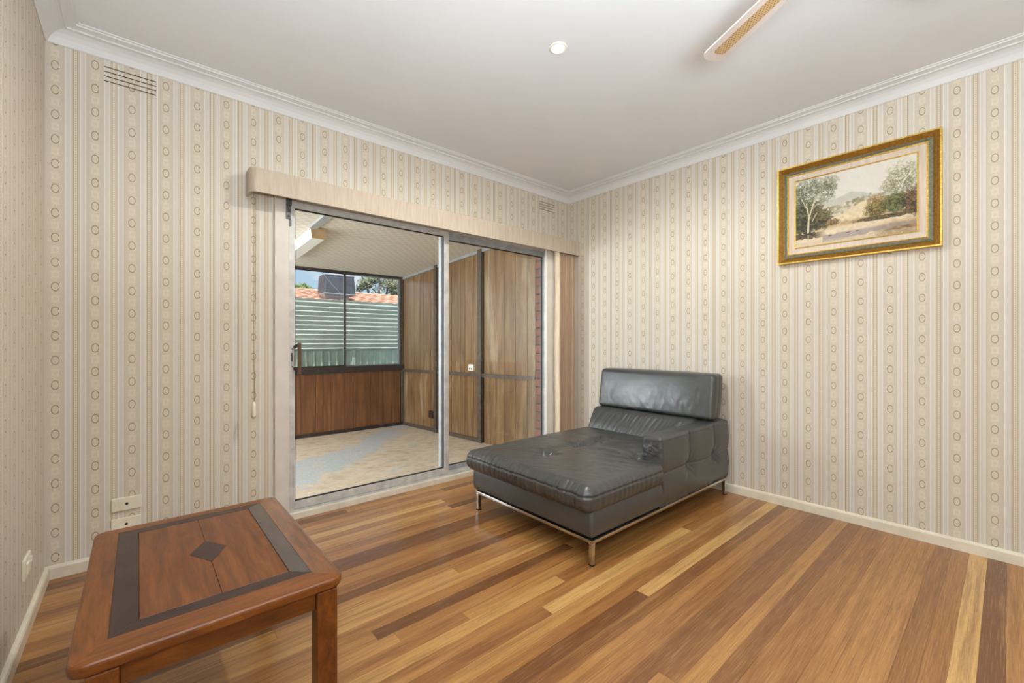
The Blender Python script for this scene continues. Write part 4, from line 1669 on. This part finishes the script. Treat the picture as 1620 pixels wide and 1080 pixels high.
V, F = roundbox((-1.645, -1.618, 0.128), (-0.05, -0.600, 0.285), 0.022, (60, 40, 10), d_base)
np_mesh('base', V, F, LE, t)

# seat cushion with tufts and gathered leather
TUFT = [(-1.356, -0.995), (-1.008, -1.003), (-0.775, -1.012), (-0.965, -1.445)]


def d_seat(p, n):
    p = p.copy()
    # pillow crown
    ux = np.clip((p[:, 0] + 1.68) / 1.26, 0, 1)
    uy = np.clip((p[:, 1] + 1.632) / 1.067, 0, 1)
    top = np.clip(n[:, 2], 0, 1)
    crown = (np.sin(ux * math.pi) ** 0.5) * (np.sin(uy * math.pi) ** 0.5)
    h = 0.020 * crown
    for (tx, ty) in TUFT:
        dx, dy = p[:, 0] - tx, p[:, 1] - ty
        r = np.hypot(dx, dy)
        th = np.arctan2(dy, dx) + 0.25 * vnoise(p, 6, 41)
        h -= 0.028 * g(r, 0.035) + 0.018 * g(r, 0.11)
        h += 0.0055 * np.cos(th * 7 + tx * 9) * g(r - 0.07, 0.06) + 0.003 * np.cos(th * 13 + ty * 5) * g(r - 0.05, 0.05)
    for a, b in (((-1.45, -0.99), (-0.60, -1.015)), ((-1.008, -1.003), (-1.05, -0.62)), ((-1.356, -0.995), (-1.40, -0.66)), ((-1.008, -1.003), (-0.965, -1.445)), ((-0.775, -1.012), (-0.74, -0.62))):
        d, s = nearline(a, b, p, 0, 1)
        h -= 0.008 * g(d, 0.035) * (1 - 0.5 * s)
    q = np.stack([p[:, 0] * 2.2 + p[:, 1] * 0.9, p[:, 1] * 0.8, np.zeros(len(p))], -1)
    h += 0.0022 * vnoise(q, 5, 2) + 0.0016 * ridged(q, 9, 14)
    p[:, 2] += h * top
    # gathers along the front face and rolling over its top edge
    yy = p[:, 1]
    zero = np.zeros(len(p))
    ylean = yy + 0.010 * vnoise(np.stack([zero, yy * 0.7, p[:, 2]], -1), 5, 11) + 0.05 * (p[:, 2] - 0.33) * np.sin(yy * 11)
    wgt = 0.40 + 0.60 * np.clip(vnoise(np.stack([zero, yy, zero], -1), 2.5, 13) * 1.5 + 0.5, 0, 1)
    gat = lobes(ylean, -1.75, -0.45, 0.020, 0.046, 12) * wgt
    fr = np.clip(-n[:, 0], 0, 1)
    near = np.clip(1 - (p[:, 0] + 1.68) / 0.10, 0, 1) ** 1.5
    zf = np.clip((p[:, 2] - 0.262) / 0.04, 0, 1)
    p[:, 0] -= (0.40 * gat - 0.005) * fr * zf * np.clip((0.385 - p[:, 2]) / 0.03 + 0.55, 0.55, 1)
    p[:, 2] += (0.30 * gat - 0.003) * near * top
    # bulge of front and side faces, stitched seam above mid height
    prof = np.sin(np.clip((p[:, 2] - 0.255) / 0.15, 0, 1) * math.pi)
    sd = np.clip(-n[:, 1], 0, 1)
    p[:, 0] -= 0.020 * prof * fr
    p[:, 1] -= 0.012 * prof * sd
    p[:, 1] += 0.014 * prof * np.clip(n[:, 1], 0, 1)
    seam = g(p[:, 2] - 0.350, 0.005)
    p[:, 0] += 0.007 * seam * fr
    p[:, 1] += 0.007 * seam * sd
    gx = np.sin(p[:, 0] * 2 * math.pi / 0.045 + 1.5 * np.sin(p[:, 0] * 14))
    p[:, 1] -= 0.0012 * gx * sd * zf
    # tuck in behind the arm front
    tuck = np.clip((p[:, 0] + 0.985) / 0.02, 0, 1)
    p[:, 1] = np.where(p[:, 1] < -1.55, p[:, 1] * (1 - tuck) + -1.55 * tuck, p[:, 1])
    return p


V, F = roundbox((-1.672, -1.628, 0.255), (-0.40, -0.575, 0.395), np.array([0.036, 0.036, 0.044]), (150, 260, 34), d_seat)
np_mesh('seat_cushion', V, F, LE, t)

# arm, tufted on the outside
ATUFT = [(-0.626, 0.321), (-0.259, 0.323)]


def d_arm(p, n):
    p = p.copy()
    out = np.clip(-n[:, 1], 0, 1)
    x, z = p[:, 0], p[:, 2]
    h = 0.010 * np.sin(np.clip((z - 0.12) / 0.42, 0, 1) * math.pi) ** 0.6
    for xs in (-0.62, -0.259):
        h -= 0.008 * g(x - xs, 0.006) + 0.009 * g(x - xs, 0.05)
    zs = 0.324 + 0.006 * np.sin((x + 0.98) * 8)
    h -= 0.008 * g(z - zs, 0.006) + 0.009 * g(z - zs, 0.05)
    for (tx, tz) in ATUFT:
        r = np.hypot(x - tx, z - tz)
        th = np.arctan2(z - tz, x - tx)
        h -= 0.010 * g(r, 0.02) + 0.006 * g(r, 0.06)
        h += 0.002 * np.cos(th * 8 + 1) * g(r - 0.045, 0.03)
    h -= 0.004 * g(z - 0.522, 0.004)                 # top edge stitching
    h += 0.0012 * vnoise(p, 4, 5)
    p[:, 1] -= h * out
    fr = np.clip(-n[:, 0], 0, 1)
    p[:, 0] -= fr * (0.006 * np.sin(np.clip((p[:, 1] + 1.62) / 0.13, 0, 1) * math.pi) + 0.006 * ridged(np.stack([x * 0, p[:, 1] * 0.9 + z, z * 1.3 - p[:, 1]], -1), 8, 6) * np.clip((z - 0.38) / 0.05, 0, 1) * g(z - 0.46, 0.05))
    top = np.clip(n[:, 2], 0, 1)
    p[:, 2] += top * (0.006 * np.sin(np.clip((p[:, 1] + 1.62) / 0.13, 0, 1) * math.pi) + 0.0018 * vnoise(p, 5, 8))
    return p


V, F = roundbox((-0.985, -1.620, 0.120), (-0.028, -1.487, 0.545), 0.018, (150, 26, 90), d_arm)
np_mesh('arm', V, F, LE, t)

# low back: sloping gathered cushion plus its frame
def d_low(p, n):
    p = p.copy()
    yy = p[:, 1]
    zz = (p[:, 2] - 0.36) / 0.2
    zero = np.zeros(len(p))
    ylean = yy + 0.45 * (p[:, 2] - 0.36) + 0.012 * vnoise(np.stack([zero, yy, p[:, 2]], -1), 4, 21)
    gt = lobes(ylean, -1.7, -0.3, 0.024, 0.050, 22)
    amp = 0.35 + 0.65 * np.clip(1 - np.abs(yy + 1.02) / 0.34, 0, 1)
    fr = np.clip(-n[:, 0], 0, 1)
    p[:, 0] -= (0.34 * gt - 0.004) * amp * fr * np.sin(np.clip(zz, 0, 1) * math.pi) ** 0.4
    p[:, 0] -= 0.012 * np.sin(np.clip(zz, 0, 1) * math.pi) * fr
    p[:, 0] += (p[:, 2] - 0.36) * 0.55          # lean
    return p


V, F = roundbox((-0.415, -1.492, 0.345), (-0.22, -0.575, 0.560), 0.03, (14, 150, 36), d_low)
np_mesh('back_cushion', V, F, LE, t)
V, F = roundbox((-0.255, -1.50, 0.125), (-0.030, -0.585, 0.530), 0.02, (12, 40, 24))
np_mesh('back_frame', V, F, LE, t)

# headrest, raised
def d_head(p, n):
    p = p.copy()
    fr = np.clip(-n[:, 0], 0, 1)
    uy = np.clip((p[:, 1] + 1.60) / 1.02, 0, 1)
    uz = np.clip((p[:, 2] - 0.562) / 0.335, 0, 1)
    cr = (np.sin(uy * math.pi) ** 0.4) * (np.sin(uz * math.pi) ** 0.5)
    p[:, 0] -= fr * 0.016 * cr
    q = np.stack([p[:, 0] * 0, p[:, 1] * 1.0 + p[:, 2] * 0.5, p[:, 2] * 0.5], -1)
    p[:, 0] -= fr * 0.0024 * vnoise(q, 7, 9) * np.clip(1.3 - uz, 0.2, 1)
    q2 = np.stack([0 * uy, p[:, 1] - 0.35 * p[:, 2], p[:, 2] * 0.5], -1)
    p[:, 0] -= fr * 0.0040 * ridged(q2, 7, 31) * np.clip(1.0 - uz * 1.5, 0, 1) * np.clip(vnoise(np.stack([0 * uy, p[:, 1], 0 * uy], -1), 1.6, 33) + 0.45, 0, 1)
    sd = np.clip(-n[:, 1], 0, 1)
    p[:, 1] -= sd * 0.006 * np.sin(uz * math.pi)
    p[:, 1] += sd * 0.004 * g(p[:, 0] + 0.20, 0.004)
    p[:, 2] += np.clip(n[:, 2], 0, 1) * 0.004 * np.sin(uy * math.pi) ** 0.5
    p[:, 0] += (p[:, 2] - 0.565) * 0.16
    return p


V, F = roundbox((-0.265, -1.602, 0.562), (-0.115, -0.580, 0.893), np.array([0.035, 0.03, 0.03]), (10, 120, 50), d_head)
np_mesh('headrest', V, F, LE, t)
part('headrest_bracket', B(-0.19, -0.15, -1.12, -1.06, 0.50, 0.60, 0.004), MAT['chrome'], t)

# chrome under-frame and legs
bm = bmesh.new()
fx0, fx1, fy0_, fy1_ = -1.652, -0.075, -1.628, -0.640
zt, tk, wd = 0.128, 0.016, 0.026
box(bm, fx0, fx1, fy0_, fy0_ + wd, zt - tk, zt, 0.002)
box(bm, fx0, fx1, fy1_ - wd, fy1_, zt - tk, zt, 0.002)
box(bm, fx0, fx0 + wd, fy0_ + wd, fy1_ - wd, zt - tk, zt, 0.002)
box(bm, fx1 - wd, fx1, fy0_ + wd, fy1_ - wd, zt - tk, zt, 0.002)
part('chrome_frame', bm, MAT['chrome'], t, label='polished chrome rail')
for lx in (fx0 + 0.001, fx1 - 0.027):
    for ly in (fy0_ + 0.001, fy1_ - 0.027):
        bm = bmesh.new()
        box(bm, lx, lx + 0.024, ly, ly + 0.024, 0.004, zt - tk + 0.001, 0.003)
        l_ = part('leg', bm, MAT['chrome'], t)
        part('foot_pad', B(lx - 0.001, lx + 0.025, ly - 0.001, ly + 0.025, 0.0, 0.005), MAT['black'], l_)

# ------------------------------------------------------------------ coffee table
TX0, TX1, TY0, TY1, TZ = -3.490, -2.917, -1.725, -0.868, 0.45
t = thing('coffee_table', 'worn brown timber coffee table with dark inlaid border and diamond', 'table', ((TX0 + TX1) / 2, (TY0 + TY1) / 2, 0))
BT = 0.030


def rounded_rect(x0, x1, y0, y1, r, n=6):
    pts = []
    for (cx, cy, a0) in ((x1 - r, y1 - r, 0), (x0 + r, y1 - r, 90), (x0 + r, y0 + r, 180), (x1 - r, y0 + r, 270)):
        for k in range(n + 1):
            a = math.radians(a0 + 90 * k / n)
            pts.append((cx + r * math.cos(a), cy + r * math.sin(a)))
    return pts


# four mitred border boards with rounded outer corners
ix0, ix1, iy0, iy1 = -3.426, -2.986, -1.646, -0.922
dx0, dx1, dy0, dy1 = -3.372, -3.034, -1.598, -0.964
RC = 0.035


def border(side):
    n = 5
    def corner(cx, cy, a0, a1):
        return [(cx + RC * math.cos(math.radians(a0 + (a1 - a0) * k / n)), cy + RC * math.sin(math.radians(a0 + (a1 - a0) * k / n))) for k in range(n + 1)]
    NE, NW, SW, SE = (TX1 - RC, TY1 - RC), (TX0 + RC, TY1 - RC), (TX0 + RC, TY0 + RC), (TX1 - RC, TY0 + RC)
    if side == 'far':
        return corner(*NE, 45, 90) + corner(*NW, 90, 135) + [(ix0, iy1), (ix1, iy1)]
    if side == 'left':
        return corner(*NW, 135, 180) + corner(*SW, 180, 225) + [(ix0, iy0), (ix0, iy1)]
    if side == 'near':
        return corner(*SW, 225, 270) + corner(*SE, 270, 315) + [(ix1, iy0), (ix0, iy0)]
    return corner(*SE, 315, 360) + corner(*NE, 0, 45) + [(ix1, iy1), (ix1, iy0)]


def slab(pts, z0, z1, bev=0.0):
    bm = bmesh.new()
    prism(bm, pts, 2, z0, z1)
    if bev:
        es = [e for e in bm.edges if all(v.co.z > z1 - 1e-4 for v in e.verts)]
        bmesh.ops.bevel(bm, geom=es, offset=bev, segments=1, affect='EDGES')
    return bm


def border_slab(pts):
    """border board whose outer edge is rounded top and bottom"""
    bm = bmesh.new()
    prism(bm, pts, 2, TZ - BT, TZ)
    nout = len(pts) - 2
    keep = []
    outer = {(round(p[0], 4), round(p[1], 4)) for p in pts[:nout]}
    for e in bm.edges:
        a, b = e.verts
        if abs(a.co.z - b.co.z) < 1e-5 and (round(a.co.x, 4), round(a.co.y, 4)) in outer and (round(b.co.x, 4), round(b.co.y, 4)) in outer:
            keep.append(e)
    bmesh.ops.bevel(bm, geom=keep, offset=0.009, segments=3, affect='EDGES', profile=0.5)
    return bm


for side, mt in (('far', 't_border_x'), ('left', 't_border_y'), ('near', 't_border_x'), ('right', 't_polish_border')):
    part('border_board', border_slab(border(side)), MAT[mt], t, tint=rr.random())
e = 0.0002
inl = {'far': [(ix0, iy1), (ix1, iy1), (dx1, dy1), (dx0, dy1)], 'near': [(ix1, iy0), (ix0, iy0), (dx0, dy0), (dx1, dy0)],
       'left': [(ix0, iy0), (ix0, iy1), (dx0, dy1), (dx0, dy0)], 'right': [(ix1, iy1), (ix1, iy0), (dx1, dy0), (dx1, dy1)]}
for side, pts in inl.items():
    c = (sum(p[0] for p in pts) / 4, sum(p[1] for p in pts) / 4)
    pts = [(p[0] + (c[0] - p[0]) * 0.0003 - (e if p[0] > c[0] else -e), p[1] + (c[1] - p[1]) * 0.0003 - (e if p[1] > c[1] else -e)) for p in pts]
    part('inlay_strip', slab(pts, TZ - 0.02, TZ - 0.0004, 0.0004), MAT['t_dark_x' if side in ('far', 'near') else 't_dark_y' if side == 'left' else 't_polish_dark'], t, tint=rr.random(), label='dark inlaid strip')
xm = -3.201
for a, b, tn in ((dx0 + 0.0004, xm - 0.0005, 0.2), (xm + 0.0005, dx1 - 0.0012, 0.7)):
    part('centre_board', slab([(a, dy0 + 0.0004), (b, dy0 + 0.0004), (b, dy1 - 0.0004), (a, dy1 - 0.0004)], TZ - 0.02, TZ - 0.0006, 0.0008), MAT['t_panel'], t, tint=tn)
part('diamond_inlay', slab([(-3.250, -1.283), (-3.201, -1.379), (-3.150, -1.283), (-3.201, -1.196)], TZ - 0.006, TZ + 0.0004), MAT['t_dark_y'], t, tint=0.4, label='dark diamond inlay')
part('sub_top', B(TX0 + 0.03, TX1 - 0.03, TY0 + 0.03, TY1 - 0.03, TZ - BT - 0.001, TZ - 0.021), MAT['t_leg'], t, tint=0.3)
# apron rails and legs
lw = 0.056
lx0, lx1, ly0, ly1 = TX0 + 0.012, TX1 - 0.070, TY0 + 0.012, TY1 - 0.030
lx0 = TX0 + 0.030
ly0 = TY0 - 0.0 + 0.012
ly0 = TY0 + 0.004
lx1r = -2.936
AH = 0.050
zt = TZ - BT
for nm, bxs in (('far', (lx0 + lw, lx1r - lw, ly1 - 0.040, ly1 - 0.018)), ('near', (lx0 + lw, lx1r - lw, ly0 + 0.014, ly0 + 0.036)),
                ('left', (lx0 + 0.014, lx0 + 0.036, ly0 + lw, ly1 - lw)), ('right', (lx1r - 0.036, lx1r - 0.014, ly0 + lw, ly1 - lw))):
    part('apron', B(*bxs, zt - AH, zt, 0.002), MAT['t_border_x' if nm in ('far', 'near') else 't_border_y'], t, tint=rr.random())
for ax_ in (lx0, lx1r - lw):
    for ay_ in (ly0, ly1 - lw):
        part('leg', B(ax_, ax_ + lw, ay_, ay_ + lw, 0.0, zt, 0.004), MAT['t_leg'], t, tint=rr.random())

# ------------------------------------------------------------------ wall plates, outlet and papered vents


def wall_plate(label, x0, x1, z0, z1):
    t = thing('wall_plate', label, 'wall plate', ((x0 + x1) / 2, 0, (z0 + z1) / 2), 'blank wall plates behind the table')
    part('plate', B(x0, x1, -0.010, -0.0003, z0, z1, 0.003), MAT['plastic'], t)
    cx, cz = (x0 + x1) / 2, (z0 + z1) / 2
    bm = bmesh.new()
    bmesh.ops.create_uvsphere(bm, u_segments=14, v_segments=8, radius=1.0, matrix=Matrix.Translation((cx, -0.010, cz)) @ Matrix.Diagonal((0.0065, 0.0012, 0.0065, 1)))
    part('cable_hole', bm, MAT['dark'], t, label='dark round cable hole')
    for sx in (-0.042, 0.042):
        bm = bmesh.new()
        bmesh.ops.create_uvsphere(bm, u_segments=10, v_segments=6, radius=1.0, matrix=Matrix.Translation((cx + sx, -0.010, cz)) @ Matrix.Diagonal((0.004, 0.0012, 0.004, 1)))
        part('screw', bm, MAT['white_plastic'], t)


wall_plate('cream blank wall plate with a dark centre hole, upper of the two', -3.476, -3.360, 0.261, 0.328)
wall_plate('cream blank wall plate half hidden by the table edge, lower of the two', -3.478, -3.362, 0.157, 0.224)

t = thing('power_outlet', 'cream power outlet plate low on the left wall', 'outlet', (XL, -0.49, 0.27))
part('plate', B(XL + 0.0003, XL + 0.010, -0.555, -0.435, 0.222, 0.300, 0.003), MAT['plastic'], t)
part('socket_boss', B(XL + 0.009, XL + 0.016, -0.535, -0.495, 0.240, 0.280, 0.003), MAT['plastic'], t)
part('switch', B(XL + 0.009, XL + 0.017, -0.470, -0.452, 0.262, 0.284, 0.002), MAT['white_plastic'], t)


def vent(label, x0, x1, z0, z1):
    t = thing('wall_vent', label, 'vent', ((x0 + x1) / 2, 0, (z0 + z1) / 2), 'papered over wall vents')
    part('vent_face', B(x0 - 0.006, x1 + 0.006, -0.002, -0.0003, z0 - 0.006, min(z1 + 0.006, 2.552), 0.0008), MAT['paper_back'], t)
    for k in range(4):
        zz = z1 - 0.004 - k * (z1 - z0 - 0.008) / 3
        part('slot', B(x0, x1, -0.0028, -0.0012, zz - 0.0024, zz + 0.0024), MAT['slot'], t, label='narrow dark slot')


vent('papered over wall vent with four dark slots below the cornice near the left corner', -3.503, -3.300, 2.447, 2.526)
vent('papered over wall vent with four slots above the right end of the pelmet', -0.423, -0.215, 2.425, 2.505)
